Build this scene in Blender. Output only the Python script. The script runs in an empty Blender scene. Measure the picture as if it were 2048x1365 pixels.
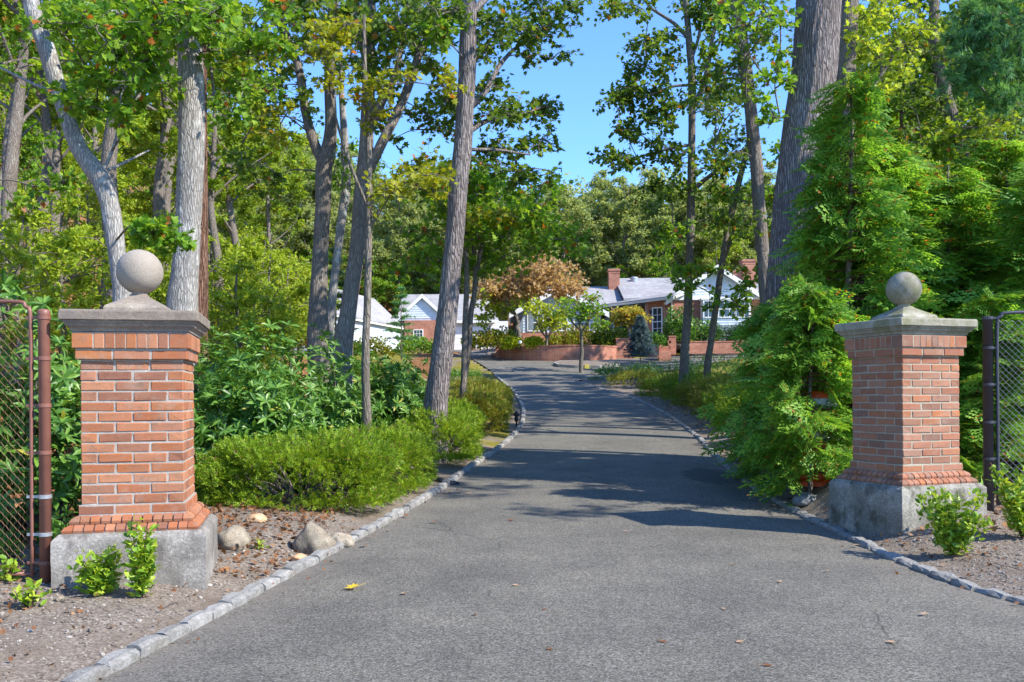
import bpy, math, random
import numpy as np
from mathutils import Vector, Matrix, noise
rnd = random.Random(7)
rng = np.random.default_rng(7)
SC = bpy.context.scene
COL = SC.collection
R = math.radians

# ------------------------------------------------------------ camera, sky, sun
F, CX, CY, CAMZ, ROLL = 1850.0, 1024.0, 790.0, 1.30, R(0.4)
cam_d = bpy.data.cameras.new('camera')
cam = bpy.data.objects.new('camera', cam_d)
COL.objects.link(cam)
cam_d.sensor_width = 36.0
cam_d.lens = F / 2048 * 36
cam_d.shift_y = (CY - 682.5) / 2048
cam_d.clip_start, cam_d.clip_end = 0.05, 2000
cr_, sr_ = math.cos(ROLL), math.sin(ROLL)
cam.matrix_world = Matrix(((cr_, sr_, 0, 0), (0, 0, -1, 0), (-sr_, cr_, 0, CAMZ), (0, 0, 0, 1)))
SC.camera = cam

SUN = Vector((0.86, -0.40, 0.80)).normalized()
sun_el = math.asin(SUN.z)
world = bpy.data.worlds.new('World')
SC.world = world
world.use_nodes = True
wn = world.node_tree
sky = wn.nodes.new('ShaderNodeTexSky')
sky.sky_type = 'NISHITA'
sky.sun_disc = False
sky.sun_elevation = sun_el
sky.sun_rotation = math.atan2(SUN.x, SUN.y)
sky.air_density, sky.dust_density, sky.ozone_density = 1.0, 0.0, 4.0
wn.nodes['Background'].inputs['Strength'].default_value = 0.15
tint = wn.nodes.new('ShaderNodeMix'); tint.data_type = 'RGBA'; tint.blend_type = 'MULTIPLY'
tint.inputs[0].default_value = 1.0; tint.inputs[7].default_value = (.52, .70, .93, 1)
wn.links.new(sky.outputs[0], tint.inputs[6]); wn.links.new(tint.outputs[2], wn.nodes['Background'].inputs[0])
sl = bpy.data.lights.new('sun', 'SUN')
sl.energy, sl.angle, sl.color = 3.4, R(0.6), (1.0, 0.94, 0.83)
so = bpy.data.objects.new('sun', sl)
so.rotation_euler = SUN.to_track_quat('Z', 'Y').to_euler()
so.location = (8, -6, 20)
COL.objects.link(so)
SC.view_settings.view_transform = 'Standard'
SC.view_settings.look = 'None'
SC.view_settings.exposure = 1.45
SC.view_settings.gamma = 1.0
SC.view_settings.use_curve_mapping = False
SC.cycles.max_bounces = 8
SC.cycles.transparent_max_bounces = 8

# ------------------------------------------------------------ helpers
def ray(px, py):
    dx, dy = px - CX, CY - py
    return (dx * cr_ + dy * sr_) / F, (-dx * sr_ + dy * cr_) / F
def P(px, py, D):
    u, w = ray(px, py)
    return Vector((u * D, D, CAMZ + w * D))
def sstep(a, b, x):
    t = np.clip((x - a) / (b - a), 0, 1)
    return t * t * (3 - 2 * t)
PD = np.array([-20, 0, 8, 12, 17, 24, 30, 36, 45, 52, 58, 65, 80, 100, 140, 400], float)
PZ = np.array([0, 0, .02, .10, .34, .74, 1.0, 1.32, 2.15, 3.1, 3.7, 4.3, 5.2, 7.2, 15, 60], float)
_xs = np.linspace(-20, 400, 2101)
_zs = np.interp(_xs, PD, PZ)
_k = np.hanning(21); _k /= _k.sum()
_zs2 = np.convolve(np.pad(_zs, 10, mode='edge'), _k, mode='valid')
def prof(y):
    return np.interp(y, _xs, _zs2)
def solveD(px, py, extra=0.0):
    u, w = ray(px, py)
    ds = np.linspace(2.0, 90, 4401)
    f = CAMZ + w * ds - (prof(ds) + extra)
    i = np.argmax(f < 0) if (f < 0).any() else len(ds) - 1
    return Vector((u * ds[i], ds[i], float(prof(ds[i]))))

def catmull(pts, n=6):
    p = np.array(pts, float)
    q = np.vstack([2 * p[0] - p[1], p, 2 * p[-1] - p[-2]])
    out = []
    for i in range(1, len(q) - 2):
        for k in range(n):
            t = k / n
            a, b, c, d = q[i - 1], q[i], q[i + 1], q[i + 2]
            out.append(.5 * ((2 * b) + (-a + c) * t + (2 * a - 5 * b + 4 * c - d) * t * t + (-a + 3 * b - 3 * c + d) * t ** 3))
    out.append(p[-1])
    return np.array(out)

# drive edges traced on the ground
LE_px = [(60, 1440), (240, 1345), (360, 1280), (470, 1220), (560, 1168), (640, 1125), (720, 1080), (800, 1035), (880, 985), (960, 928),
         (1010, 893), (1040, 862), (1050, 838), (1047, 812), (1030, 786), (1008, 765), (985, 745), (960, 728), (935, 714), (905, 703)]
RE_px = [(2250, 1282), (2048, 1215), (1942, 1184), (1837, 1146), (1737, 1102), (1655, 1062), (1573, 1020), (1485, 965), (1440, 928), (1418, 905),
         (1393, 878), (1360, 851), (1320, 825), (1280, 804), (1240, 791), (1195, 777), (1150, 763)]
LE = catmull([solveD(*p)[:2] for p in LE_px], 8)
RE = catmull([solveD(*p)[:2] for p in RE_px], 8)
# extend towards the camera
LE = np.vstack([[LE[0] + (LE[0] - LE[4]) * 3], LE])
RE = np.vstack([[RE[0] + (RE[0] - RE[4]) * 3], RE])
# far court edges: the asphalt in front of the brick wall and round to the right
def seg_dist(x, y, poly):
    best = np.full(x.shape, 1e9)
    for (ax, ay), (bx, by) in zip(poly[:-1], poly[1:]):
        dx, dy = bx - ax, by - ay
        t = np.clip(((x - ax) * dx + (y - ay) * dy) / (dx * dx + dy * dy + 1e-12), 0, 1)
        best = np.minimum(best, np.hypot(x - ax - t * dx, y - ay - t * dy))
    return best
def inside(x, y, poly):
    r = np.zeros(x.shape, bool)
    n = len(poly)
    for i in range(n):
        x1, y1 = poly[i]; x2, y2 = poly[(i + 1) % n]
        c = ((y1 > y) != (y2 > y)) & (x < (x2 - x1) * (y - y1) / (y2 - y1 + 1e-12) + x1)
        r ^= c
    return r
court_px = [(1150, 763), (1180, 757), (1240, 753), (1300, 748), (1400, 733), (1520, 712), (1520, 702), (1420, 706), (1330, 712), (1290, 716), (1230, 718), (1160, 720), (1080, 720), (1000, 716), (975, 709), (940, 700), (905, 699)]
COURT = np.array([solveD(*p)[:2] for p in court_px])
DRIVE = np.vstack([LE, COURT[::-1], RE[::-1]])
LLINE = np.array(LE)
RLINE = np.array(RE)

def fbm(x, y, s, seed=0):
    # cheap smooth pseudo noise
    o = np.zeros_like(x)
    a = 1.0
    for k in range(4):
        f = s * 2 ** k
        o += a * (np.sin(x * f * 1.7 + 1.3 * seed + 2.1 * np.sin(y * f * .9 + k)) * np.cos(y * f * 1.3 + seed + 1.7 * np.sin(x * f * .8 + 2 * k)))
        a *= .5
    return o / 1.9
def base_z(x, y):
    x = np.asarray(x, float); y = np.asarray(y, float)
    z = prof(y)
    x0 = -5.0 - 11 * sstep(38, 60, y)
    left = np.maximum(0, x0 - x)
    z = z + (.30 * left + .008 * left ** 2 * (left < 12) + (.008 * 144 + .1 * (left - 12)) * (left >= 12)) * sstep(8, 20, y) * .9
    # right bank
    xr = np.interp(y, [0, 8, 12, 20, 30, 40, 60], [3.2, 3.2, 3.6, 4.6, 4.6, 7, 12])
    rr = np.maximum(0, x - xr)
    z = z + .9 * sstep(0, 5, rr) * sstep(12, 24, y) * (1 - sstep(34, 46, y)) + .05 * np.maximum(0, rr - 5)
    return z
def ground_z(x, y):
    x = np.asarray(x, float); y = np.asarray(y, float)
    sh = np.atleast_1d(x).shape
    X = np.atleast_1d(x); Y = np.atleast_1d(y)
    z = base_z(X, Y)
    ins = inside(X, Y, DRIVE)
    d = np.minimum(seg_dist(X, Y, LLINE), seg_dist(X, Y, RLINE))
    off = np.where(ins, 0, sstep(0.08, .7, d))
    near = 1 - sstep(8, 20, Y)
    z = z + off * (.055 + near * .05 * sstep(.3, 1.4, d) + .035 * fbm(X, Y, 1.1) + .012 * fbm(X, Y, 5.0, 3) + .1 * fbm(X, Y, .25, 5) * sstep(12, 30, Y))
    z = z + off * (.38 * np.exp(-(((X - 3.0) / 1.3) ** 2 + ((Y - 9.3) / 1.4) ** 2)) + .06 * np.exp(-(((X + 2.6) / 1.2) ** 2 + ((Y - 8.2) / 1.4) ** 2)))
    return z.reshape(sh) if np.ndim(x) else float(z[0])
def gz(x, y):
    return ground_z(float(x), float(y))

def tag(o, label=None, cat=None, group=None, kind=None):
    if label: o['label'] = label
    if cat: o['category'] = cat
    if group: o['group'] = group
    if kind: o['kind'] = kind
    return o
def empty(name, loc, label=None, cat=None, group=None, rz=0):
    o = bpy.data.objects.new(name, None)
    o.location = loc; o.rotation_euler = (0, 0, rz)
    o.empty_display_size = .1
    COL.objects.link(o)
    return tag(o, label, cat, group)
def npmesh(name, V, faces, mats, midx=None, smooth=False):
    """V (n,3); faces: list of (m,k) int arrays; midx: list of material index per faces array"""
    me = bpy.data.meshes.new(name)
    V = np.asarray(V, np.float32)
    me.vertices.add(len(V)); me.vertices.foreach_set('co', V.ravel())
    faces = [np.asarray(f, np.int32) for f in faces if len(f)]
    li = np.concatenate([f.ravel() for f in faces])
    tot = np.concatenate([np.full(len(f), f.shape[1], np.int32) for f in faces])
    st = np.concatenate([[0], np.cumsum(tot)[:-1]]).astype(np.int32)
    me.loops.add(len(li)); me.loops.foreach_set('vertex_index', li)
    me.polygons.add(len(tot)); me.polygons.foreach_set('loop_start', st)
    try: me.polygons.foreach_set('loop_total', tot)
    except Exception: pass
    if not isinstance(mats, (list, tuple)): mats = [mats]
    for m in mats: me.materials.append(m)
    if midx is not None:
        me.polygons.foreach_set('material_index', np.concatenate([np.full(len(f), i, np.int32) for f, i in zip(faces, midx)]))
    me.polygons.foreach_set('use_smooth', np.full(len(tot), bool(smooth)))
    me.update(calc_edges=True)
    me.validate()
    return me
def link(name, me, parent=None, loc=(0, 0, 0), rot=(0, 0, 0), scale=(1, 1, 1)):
    o = bpy.data.objects.new(name, me)
    COL.objects.link(o)
    o.parent = parent
    o.location = loc; o.rotation_euler = rot; o.scale = scale
    return o
class MB:
    """collects shapes, then one mesh"""
    def __init__(s): s.v = []; s.f = []; s.n = 0
    def add(s, v, f):
        v = np.asarray(v, float)
        s.v.append(v)
        for a in f: s.f.append(tuple(int(i) + s.n for i in a))
        s.n += len(v)
    def box(s, x0, y0, z0, x1, y1, z1, M=None):
        v = np.array([(x, y, z) for x in (x0, x1) for y in (y0, y1) for z in (z0, z1)], float)
        if M is not None: v = np.array([M @ Vector(p) for p in v])
        s.add(v, [(0, 1, 3, 2), (4, 6, 7, 5), (0, 4, 5, 1), (2, 3, 7, 6), (0, 2, 6, 4), (1, 5, 7, 3)])
    def prism(s, prof2, L, axis='x', x0=0):
        """closed 2D profile extruded along an axis"""
        k = len(prof2)
        v = []
        for q in (x0, x0 + L):
            for a, b in prof2:
                v.append((q, a, b) if axis == 'x' else (a, q, b) if axis == 'y' else (a, b, q))
        f = [tuple(range(k))[::-1], tuple(range(k, 2 * k))] + [(i, (i + 1) % k, k + (i + 1) % k, k + i) for i in range(k)]
        s.add(v, f)
    def tube(s, pts, rad, n=8, cap=True):
        V, Fq = tube_arr(np.array([tuple(p) for p in pts], float), rad, n)
        f = [tuple(q) for q in Fq]
        if cap:
            f += [tuple(range(n))[::-1], tuple(len(V) - n + i for i in range(n))]
        s.add(V, f)
    def lathe(s, prof2, n=24, c=(0, 0, 0)):
        v = []
        for r, z in prof2:
            for i in range(n):
                a = 2 * math.pi * i / n
                v.append((c[0] + r * math.cos(a), c[1] + r * math.sin(a), c[2] + z))
        f = []
        for j in range(len(prof2) - 1):
            for i in range(n):
                i2 = (i + 1) % n
                f.append((j * n + i, j * n + i2, (j + 1) * n + i2, (j + 1) * n + i))
        f.append(tuple(range(n))[::-1]); f.append(tuple((len(prof2) - 1) * n + i for i in range(n)))
        s.add(v, f)
    def sq(s, rings, cap=True):
        """stack of square rings (half width, z)"""
        v = []
        for h, z in rings: v += [(-h, -h, z), (h, -h, z), (h, h, z), (-h, h, z)]
        f = []
        for j in range(len(rings) - 1):
            for i in range(4):
                i2 = (i + 1) % 4
                f.append((j * 4 + i, j * 4 + i2, (j + 1) * 4 + i2, (j + 1) * 4 + i))
        if cap:
            f.append((3, 2, 1, 0)); k = (len(rings) - 1) * 4; f.append((k, k + 1, k + 2, k + 3))
        s.add(v, f)
    def mesh(s, name, mat, smooth=False, bevel=0, seg=2):
        me = bpy.data.meshes.new(name)
        me.from_pydata(np.vstack(s.v).tolist(), [], s.f)
        for m in (mat if isinstance(mat, (list, tuple)) else [mat]): me.materials.append(m)
        if bevel:
            import bmesh
            bm = bmesh.new(); bm.from_mesh(me)
            bmesh.ops.bevel(bm, geom=bm.edges[:], offset=bevel, segments=seg, affect='EDGES', profile=.6)
            bm.to_mesh(me); bm.free()
        if smooth:
            me.polygons.foreach_set('use_smooth', [True] * len(me.polygons))
        me.update()
        return me
    def build(s, name, mat, parent=None, smooth=False, bevel=0, **kw):
        return link(name, s.mesh(name, mat, smooth, bevel), parent, **kw)

def frames(path):
    t = np.gradient(path, axis=0)
    t /= np.linalg.norm(t, axis=1, keepdims=True) + 1e-9
    up = np.array([0.0, 1.0, 0.0]) if abs(t[0][1]) < .9 else np.array([1.0, 0, 0])
    A = np.empty_like(t)
    a = up - t[0] * (up @ t[0]); a /= np.linalg.norm(a) + 1e-9
    for i in range(len(t)):
        a = a - t[i] * (a @ t[i]); a = a / (np.linalg.norm(a) + 1e-9)
        A[i] = a
    B = np.cross(t, A)
    return t, A, B
def tube_arr(path, rad, n=8, disp=0.0, seed=0, lump=0.0, furrow=0):
    path = np.asarray(path, float)
    rad = np.broadcast_to(np.asarray(rad, float), (len(path),))
    t, A, B = frames(path)
    th = np.arange(n) * 2 * np.pi / n
    rr = rad[:, None] * np.ones(n)[None]
    if disp:
        L = np.concatenate([[0], np.cumsum(np.linalg.norm(np.diff(path, axis=0), axis=1))])
        q = np.cos(th)[None] * 3 + seed
        w = np.sin(th)[None] * 3
        s = L[:, None] / max(rad.mean(), .01)
        rr = rr * (1 + lump * np.sin(q * .7 + s * .35 + seed) * np.cos(w * .6 + s * .22)
                   + disp * (np.sin(q * 5 + .9 * np.sin(s * 1.1)) * .5 + .5 * np.sin(w * 7 + s * .8 + np.sin(q * 3 + s))))
        if furrow:
            rr = rr * (1 + disp * 1.2 * np.abs(np.sin(furrow * th[None] + 1.6 * np.sin(s * .9 + seed) + .8 * np.sin(3 * th[None] + s * 2.1))))
    V = path[:, None, :] + rr[..., None] * (np.cos(th)[None, :, None] * A[:, None, :] + np.sin(th)[None, :, None] * B[:, None, :])
    N = len(path)
    i = np.arange(N - 1)[:, None] * n; j = np.arange(n)[None]; j2 = (j + 1) % n
    Fq = np.stack([i + j, i + j2, i + n + j2, i + n + j], -1).reshape(-1, 4)
    return V.reshape(-1, 3), Fq
class NB:
    """numpy mesh builder with material indices, for quads and tris"""
    def __init__(s): s.V = []; s.F = []; s.M = []; s.n = 0
    def add(s, V, Fs, m=0):
        V = np.asarray(V, float); s.V.append(V)
        for f in (Fs if isinstance(Fs, list) else [Fs]):
            s.F.append(np.asarray(f) + s.n); s.M.append(m)
        s.n += len(V)
    def mesh(s, name, mats, smooth=False, off=None):
        V = np.vstack(s.V)
        if off is not None: V = V - np.array(off)
        return npmesh(name, V, s.F, mats, s.M, smooth)

# ------------------------------------------------------------ materials
def mat(name, rough=.8, spec=.3):
    m = bpy.data.materials.new(name); m.use_nodes = True
    nt = m.node_tree; b = nt.nodes['Principled BSDF']
    b.inputs['Roughness'].default_value = rough
    b.inputs['Specular IOR Level'].default_value = spec
    return m, nt, b
class G:
    """node shorthand"""
    def __init__(s, nt): s.t = nt; s.L = nt.links.new
    def n(s, typ, **kw):
        o = s.t.nodes.new('ShaderNode' + typ)
        for k, v in kw.items():
            if k in o.inputs: 
                if hasattr(v, 'is_linked') or isinstance(v, bpy.types.NodeSocket): s.L(v, o.inputs[k])
                else: o.inputs[k].default_value = v
            else: setattr(o, k, v)
        return o
    def coord(s, scale=(1, 1, 1), kind='Object', loc=(0, 0, 0), rot=(0, 0, 0)):
        c = s.t.nodes.new('ShaderNodeTexCoord'); m = s.t.nodes.new('ShaderNodeMapping')
        m.inputs['Scale'].default_value = scale; m.inputs['Location'].default_value = loc; m.inputs['Rotation'].default_value = rot
        s.L(c.outputs[kind], m.inputs[0]); return m.outputs[0]
    def noise(s, vec, scale, detail=4, rough=.55, out='Fac'):
        o = s.n('TexNoise', Scale=scale, Detail=detail, Roughness=rough); s.L(vec, o.inputs['Vector']); return o.outputs[out]
    def voro(s, vec, scale, feature='F1', out='Distance', rand=1.0):
        o = s.t.nodes.new('ShaderNodeTexVoronoi'); o.feature = feature
        o.inputs['Scale'].default_value = scale; o.inputs['Randomness'].default_value = rand
        s.L(vec, o.inputs['Vector']); return o.outputs[out]
    def ramp(s, fac, stops, interp='LINEAR'):
        o = s.t.nodes.new('ShaderNodeValToRGB'); r = o.color_ramp; r.interpolation = interp
        while len(r.elements) < len(stops): r.elements.new(.5)
        for e, (p, c) in zip(r.elements, stops):
            e.position = p; e.color = (*c, 1) if len(c) == 3 else (c[0],) * 3 + (1,)
        s.L(fac, o.inputs[0]); return o.outputs[0]
    def mix(s, fac, a, b, mode='MIX'):
        o = s.t.nodes.new('ShaderNodeMix'); o.data_type = 'RGBA'; o.blend_type = mode
        for sock, v in ((o.inputs[0], fac), (o.inputs[6], a), (o.inputs[7], b)):
            if isinstance(v, bpy.types.NodeSocket): s.L(v, sock)
            elif isinstance(v, (int, float)): sock.default_value = v
            else: sock.default_value = (*v, 1)
        return o.outputs[2]
    def math(s, op, a, b=0.0, clamp=False):
        o = s.t.nodes.new('ShaderNodeMath'); o.operation = op; o.use_clamp = clamp
        for sock, v in ((o.inputs[0], a), (o.inputs[1], b)):
            if isinstance(v, bpy.types.NodeSocket): s.L(v, sock)
            else: sock.default_value = v
        return o.outputs[0]
    def bump(s, h, dist=.01, strength=1.0, nrm=None):
        o = s.t.nodes.new('ShaderNodeBump'); o.inputs['Distance'].default_value = dist; o.inputs['Strength'].default_value = strength
        s.L(h, o.inputs['Height'])
        if nrm: s.L(nrm, o.inputs['Normal'])
        return o.outputs[0]

def leaf_mat(name, cols, trans=.35, rough=.55, spec=.25, odd=None, odd_at=.94, patch=.5):
    m, nt, b = mat(name, rough, spec)
    g = G(nt)
    geo = nt.nodes.new('ShaderNodeNewGeometry')
    vec = g.coord((1, 1, 1))
    big = g.noise(vec, .55, 2)
    f = g.math('ADD', g.math('MULTIPLY', geo.outputs['Random Per Island'], 1 - patch * .6), g.math('MULTIPLY', g.math('SUBTRACT', big, .3), patch * 1.2), True)
    stops = [(i / (len(cols) - 1), c) for i, c in enumerate(cols)]
    c = g.ramp(f, stops)
    if odd:
        r2 = g.math('FRACT', g.math('MULTIPLY', geo.outputs['Random Per Island'], 37.13))
        c = g.mix(g.math('GREATER_THAN', r2, odd_at), c, odd)
    g.L(c, b.inputs['Base Color'])
    tr = nt.nodes.new('ShaderNodeBsdfTranslucent')
    tc = g.mix(1.0, c, (1.9, 1.7, .9), 'MULTIPLY')
    hs = nt.nodes.new('ShaderNodeMix'); hs.data_type = 'RGBA'; hs.blend_type = 'MIX'
    g.L(tc, tr.inputs[0])
    mx = nt.nodes.new('ShaderNodeMixShader'); mx.inputs[0].default_value = trans
    g.L(b.outputs[0], mx.inputs[1]); g.L(tr.outputs[0], mx.inputs[2])
    g.L(mx.outputs[0], nt.nodes['Material Output'].inputs[0])
    return m
def bark_mat(name, dark, mid, light, fs=16, zs=.16, bumpd=.02, lichen=None, lich=.55, crack=.55):
    m, nt, b = mat(name, .95, .1)
    g = G(nt)
    v = g.coord((1, 1, zs))
    wob = g.noise(g.coord((1, 1, .6)), 5, 3, out='Color')
    vv = g.n('VectorMath', operation='ADD'); g.L(v, vv.inputs[0])
    sc = g.n('VectorMath', operation='SCALE'); g.L(wob, sc.inputs[0]); sc.inputs['Scale'].default_value = .06
    g.L(sc.outputs[0], vv.inputs[1])
    ed = g.voro(vv.outputs[0], fs, 'DISTANCE_TO_EDGE')
    ed = g.ramp(ed, [(0, (0, 0, 0)), (.22, (1, 1, 1))])
    n1 = g.noise(g.coord((1, 1, .35)), 34, 6, .7)
    n2 = g.noise(g.coord((1, 1, .5)), 2.2, 3)
    c = g.ramp(g.math('ADD', g.math('MULTIPLY', n1, .7), g.math('MULTIPLY', n2, .35)), [(.25, dark), (.52, mid), (.75, light)])
    c = g.mix(g.math('MULTIPLY', g.math('SUBTRACT', 1.0, ed), crack), c, [d * .45 for d in dark])
    if lichen:
        l = g.ramp(g.noise(g.coord((1, 1, .5)), 7, 5, .65), [(lich, (0, 0, 0)), (lich + .1, (1, 1, 1))])
        c = g.mix(g.math('MULTIPLY', l, .7), c, lichen)
    g.L(c, b.inputs['Base Color'])
    h = g.math('ADD', g.math('MULTIPLY', ed, .8), g.math('MULTIPLY', n1, .5))
    g.L(g.bump(h, bumpd), b.inputs['Normal'])
    return m
def stone_mat(name, c1, c2, c3, scale=30, bumpd=.004, stain=None):
    m, nt, b = mat(name, .9, .2)
    g = G(nt)
    n1 = g.noise(g.coord(), scale, 6, .7); n2 = g.noise(g.coord(), 3.5, 4, .6); n3 = g.noise(g.coord(), scale * 6, 2, .6)
    c = g.ramp(g.math('ADD', g.math('MULTIPLY', n1, .5), g.math('MULTIPLY', n2, .5)), [(.33, c1), (.5, c2), (.66, c3)])
    c = g.mix(g.ramp(n3, [(.30, (1, 1, 1)), (.42, (0, 0, 0))]), c, [x * .45 for x in c1])
    if stain:
        s = g.ramp(g.noise(g.coord((1, 1, .7)), 4.5, 6, .65), [(.5, (0, 0, 0)), (.62, (1, 1, 1))])
        c = g.mix(g.math('MULTIPLY', s, .75), c, stain)
    oi = nt.nodes.new('ShaderNodeObjectInfo')
    c = g.mix(1.0, c, g.ramp(oi.outputs['Random'], [(0, (.78, .78, .78)), (1, (1.12, 1.12, 1.12))]), 'MULTIPLY')
    g.L(c, b.inputs['Base Color'])
    g.L(g.bump(g.math('ADD', n1, g.math('MULTIPLY', n3, .5)), bumpd), b.inputs['Normal'])
    return m
def plain(name, col, rough=.6, spec=.4, var=.12, scale=8, metal=0, bumpd=0):
    m, nt, b = mat(name, rough, spec); g = G(nt)
    b.inputs['Metallic'].default_value = metal
    n = g.noise(g.coord(), scale, 5, .6)
    g.L(g.ramp(n, [(.3, [c * (1 - var) for c in col]), (.7, [min(1, c * (1 + var)) for c in col])]), b.inputs['Base Color'])
    if bumpd: g.L(g.bump(n, bumpd), b.inputs['Normal'])
    return m
def brick_mat(name, cols, grime):
    m, nt, b = mat(name, .88, .2); g = G(nt)
    oi = nt.nodes.new('ShaderNodeObjectInfo')
    c = g.ramp(oi.outputs['Random'], [(i / (len(cols) - 1), x) for i, x in enumerate(cols)])
    v = g.n('VectorMath', operation='ADD'); g.L(g.coord(), v.inputs[0])
    g.L(oi.outputs['Location'], v.inputs[1])
    n1 = g.noise(v.outputs[0], 14, 5, .65); n2 = g.noise(v.outputs[0], 90, 4, .7)
    c = g.mix(g.ramp(n1, [(.45, (0, 0, 0)), (.75, (.7, .7, .7))]), c, grime)
    c = g.mix(g.ramp(n2, [(.3, (.6, .6, .6)), (.42, (0, 0, 0))]), c, [x * .4 for x in cols[0]])
    geo = nt.nodes.new('ShaderNodeNewGeometry')
    n3 = g.noise(geo.outputs['Position'], 5.5, 6, .7); n4 = g.noise(geo.outputs['Position'], 11, 5, .75)
    c = g.mix(g.ramp(n3, [(.54, (0, 0, 0)), (.72, (.55, .55, .55))]), c, (.42, .30, .23))
    c = g.mix(g.ramp(n4, [(.58, (0, 0, 0)), (.70, (.6, .6, .6))]), c, [x * .42 for x in grime])
    g.L(c, b.inputs['Base Color'])
    g.L(g.bump(g.math('ADD', n1, g.math('MULTIPLY', n2, .6)), .004), b.inputs['Normal'])
    return m

MT = {}
MT['brick_l'] = brick_mat('red_brick', [(.29, .098, .046), (.36, .13, .06), (.43, .19, .10), (.22, .095, .062), (.41, .15, .055), (.32, .112, .052), (.38, .17, .10)], (.25, .15, .10))
MT['brick_r'] = brick_mat('rose_brick', [(.28, .108, .06), (.34, .135, .078), (.38, .18, .11), (.22, .12, .085), (.42, .155, .065), (.30, .17, .12)], (.27, .18, .13))
MT['mortar_l'] = stone_mat('pale_mortar', (.26, .235, .20), (.355, .32, .28), (.46, .42, .37), 40, .003)
MT['mortar_r'] = stone_mat('grey_mortar', (.34, .29, .21), (.42, .37, .28), (.50, .46, .36), 60, .003)
MT['cast_l'] = stone_mat('cast_stone_warm', (.16, .125, .095), (.27, .222, .175), (.38, .325, .265), 45, .004, (.20, .17, .15))
MT['cast_r'] = stone_mat('cast_stone_mossy', (.17, .155, .105), (.28, .26, .20), (.40, .375, .31), 45, .004, (.16, .16, .08))
MT['ball'] = stone_mat('ball_stone', (.28, .235, .185), (.36, .31, .255), (.44, .39, .33), 90, .003)
MT['conc_l'] = stone_mat('plinth_concrete', (.14, .125, .108), (.24, .222, .197), (.46, .425, .38), 50, .008, (.12, .105, .09))
MT['conc_r'] = stone_mat('plinth_concrete_stained', (.15, .145, .11), (.30, .285, .24), (.60, .57, .50), 50, .006, (.09, .08, .05))
MT['granite'] = stone_mat('granite_block', (.20, .19, .175), (.32, .31, .29), (.45, .44, .41), 30, .012, (.17, .15, .12))
MT['boulder'] = stone_mat('tan_boulder', (.21, .17, .12), (.33, .28, .21), (.43, .385, .31), 12, .012, (.16, .135, .10))
MT['boulder_grey'] = stone_mat('grey_boulder', (.16, .17, .18), (.22, .23, .25), (.30, .31, .33), 14, .006)
MT['boulder_orange'] = stone_mat('orange_boulder', (.42, .24, .12), (.55, .34, .19), (.62, .44, .30), 14, .006)
MT['brown_paint'] = plain('brown_paint', (.20, .085, .06), .45, .4, .15, 9, 0, .002)
MT['black_paint'] = plain('black_paint', (.045, .043, .055), .4, .5, .2, 9)
MT['galv'] = plain('galvanised', (.42, .42, .43), .4, .5, .2, 20, .6)
MT['wire_brown'] = plain('rusty_wire', (.23, .13, .08), .6, .4, .25, 30, .3)
MT['wire_grey'] = plain('galvanised_wire', (.30, .31, .33), .4, .5, .2, 30, .5)
MT['orange'] = plain('orange_plastic', (.80, .10, .015), .45, .4, .1, 6)
MT['white_band'] = plain('white_reflector', (.60, .62, .66), .4, .5, .15, 6)
MT['black'] = plain('black_metal', (.02, .02, .022), .5, .4, .2, 12)
MT['white_trim'] = plain('white_trim', (.76, .76, .74), .5, .3, .06, 6)
MT['soffit'] = plain('soffit', (.60, .58, .50), .6, .3, .06, 6)
MT['door_dark'] = plain('dark_timber', (.05, .035, .03), .5, .3, .2, 6)
MT['shutter'] = plain('grey_shutter', (.20, .25, .30), .6, .3, .1, 6)

# bark
MT['bark_grey'] = bark_mat('bark_pale_grey', (.17, .15, .135), (.33, .31, .29), (.56, .54, .51), 40, .15, .010, (.60, .60, .56), .56)
MT['bark_mid'] = bark_mat('bark_grey_brown', (.13, .105, .085), (.23, .195, .17), (.36, .33, .30), 38, .15, .012, (.30, .33, .25), .6)
MT['bark_oak'] = bark_mat('bark_oak_furrowed', (.13, .105, .095), (.26, .225, .215), (.40, .37, .37), 32, .10, .028)
MT['bark_dark'] = bark_mat('bark_dark', (.10, .083, .066), (.20, .172, .143), (.31, .28, .24), 26, .16, .012, (.16, .19, .11), .6)
MT['bark_brown'] = bark_mat('bark_shreddy_brown', (.12, .06, .04), (.23, .13, .09), (.32, .21, .16), 40, .05, .03)

# leaves
MT['leaf_forest'] = leaf_mat('forest_leaf', [(0.07, 0.13, 0.012), (0.15, 0.24, 0.02), (0.24, 0.34, 0.03), (0.34, 0.42, 0.045)], .5, odd=(.28, .13, .02), odd_at=.975)
MT['leaf_yellowgreen'] = leaf_mat('yellow_green_leaf', [(0.11, 0.19, 0.014), (0.22, 0.32, 0.025), (0.35, 0.44, 0.04), (0.46, 0.52, 0.07)], .42)
MT['leaf_far_hazed'] = leaf_mat('hazed_far_leaf', [(0.13, 0.18, 0.07), (0.21, 0.27, 0.1), (0.29, 0.35, 0.14), (0.38, 0.42, 0.18)], .5)  # distance haze is mixed into the leaf colour: paler and less saturated
MT['leaf_oak'] = leaf_mat('oak_leaf', [(0.035, 0.08, 0.015), (0.07, 0.14, 0.018), (0.13, 0.21, 0.025), (0.2, 0.29, 0.04)], .45, odd=(.26, .12, .02), odd_at=.98)
MT['leaf_maple'] = leaf_mat('maple_leaf', [(0.05, 0.14, 0.012), (0.11, 0.24, 0.02), (0.2, 0.34, 0.03), (0.31, 0.43, 0.05)], .42, odd=(.35, .12, .02), odd_at=.975)
MT['leaf_gold'] = leaf_mat('golden_maple_leaf', [(0.1, 0.16, 0.015), (0.2, 0.25, 0.018), (0.33, 0.33, 0.02), (0.24, 0.3, 0.02)], .42, odd=(.42, .15, .02), odd_at=.98)
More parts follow.
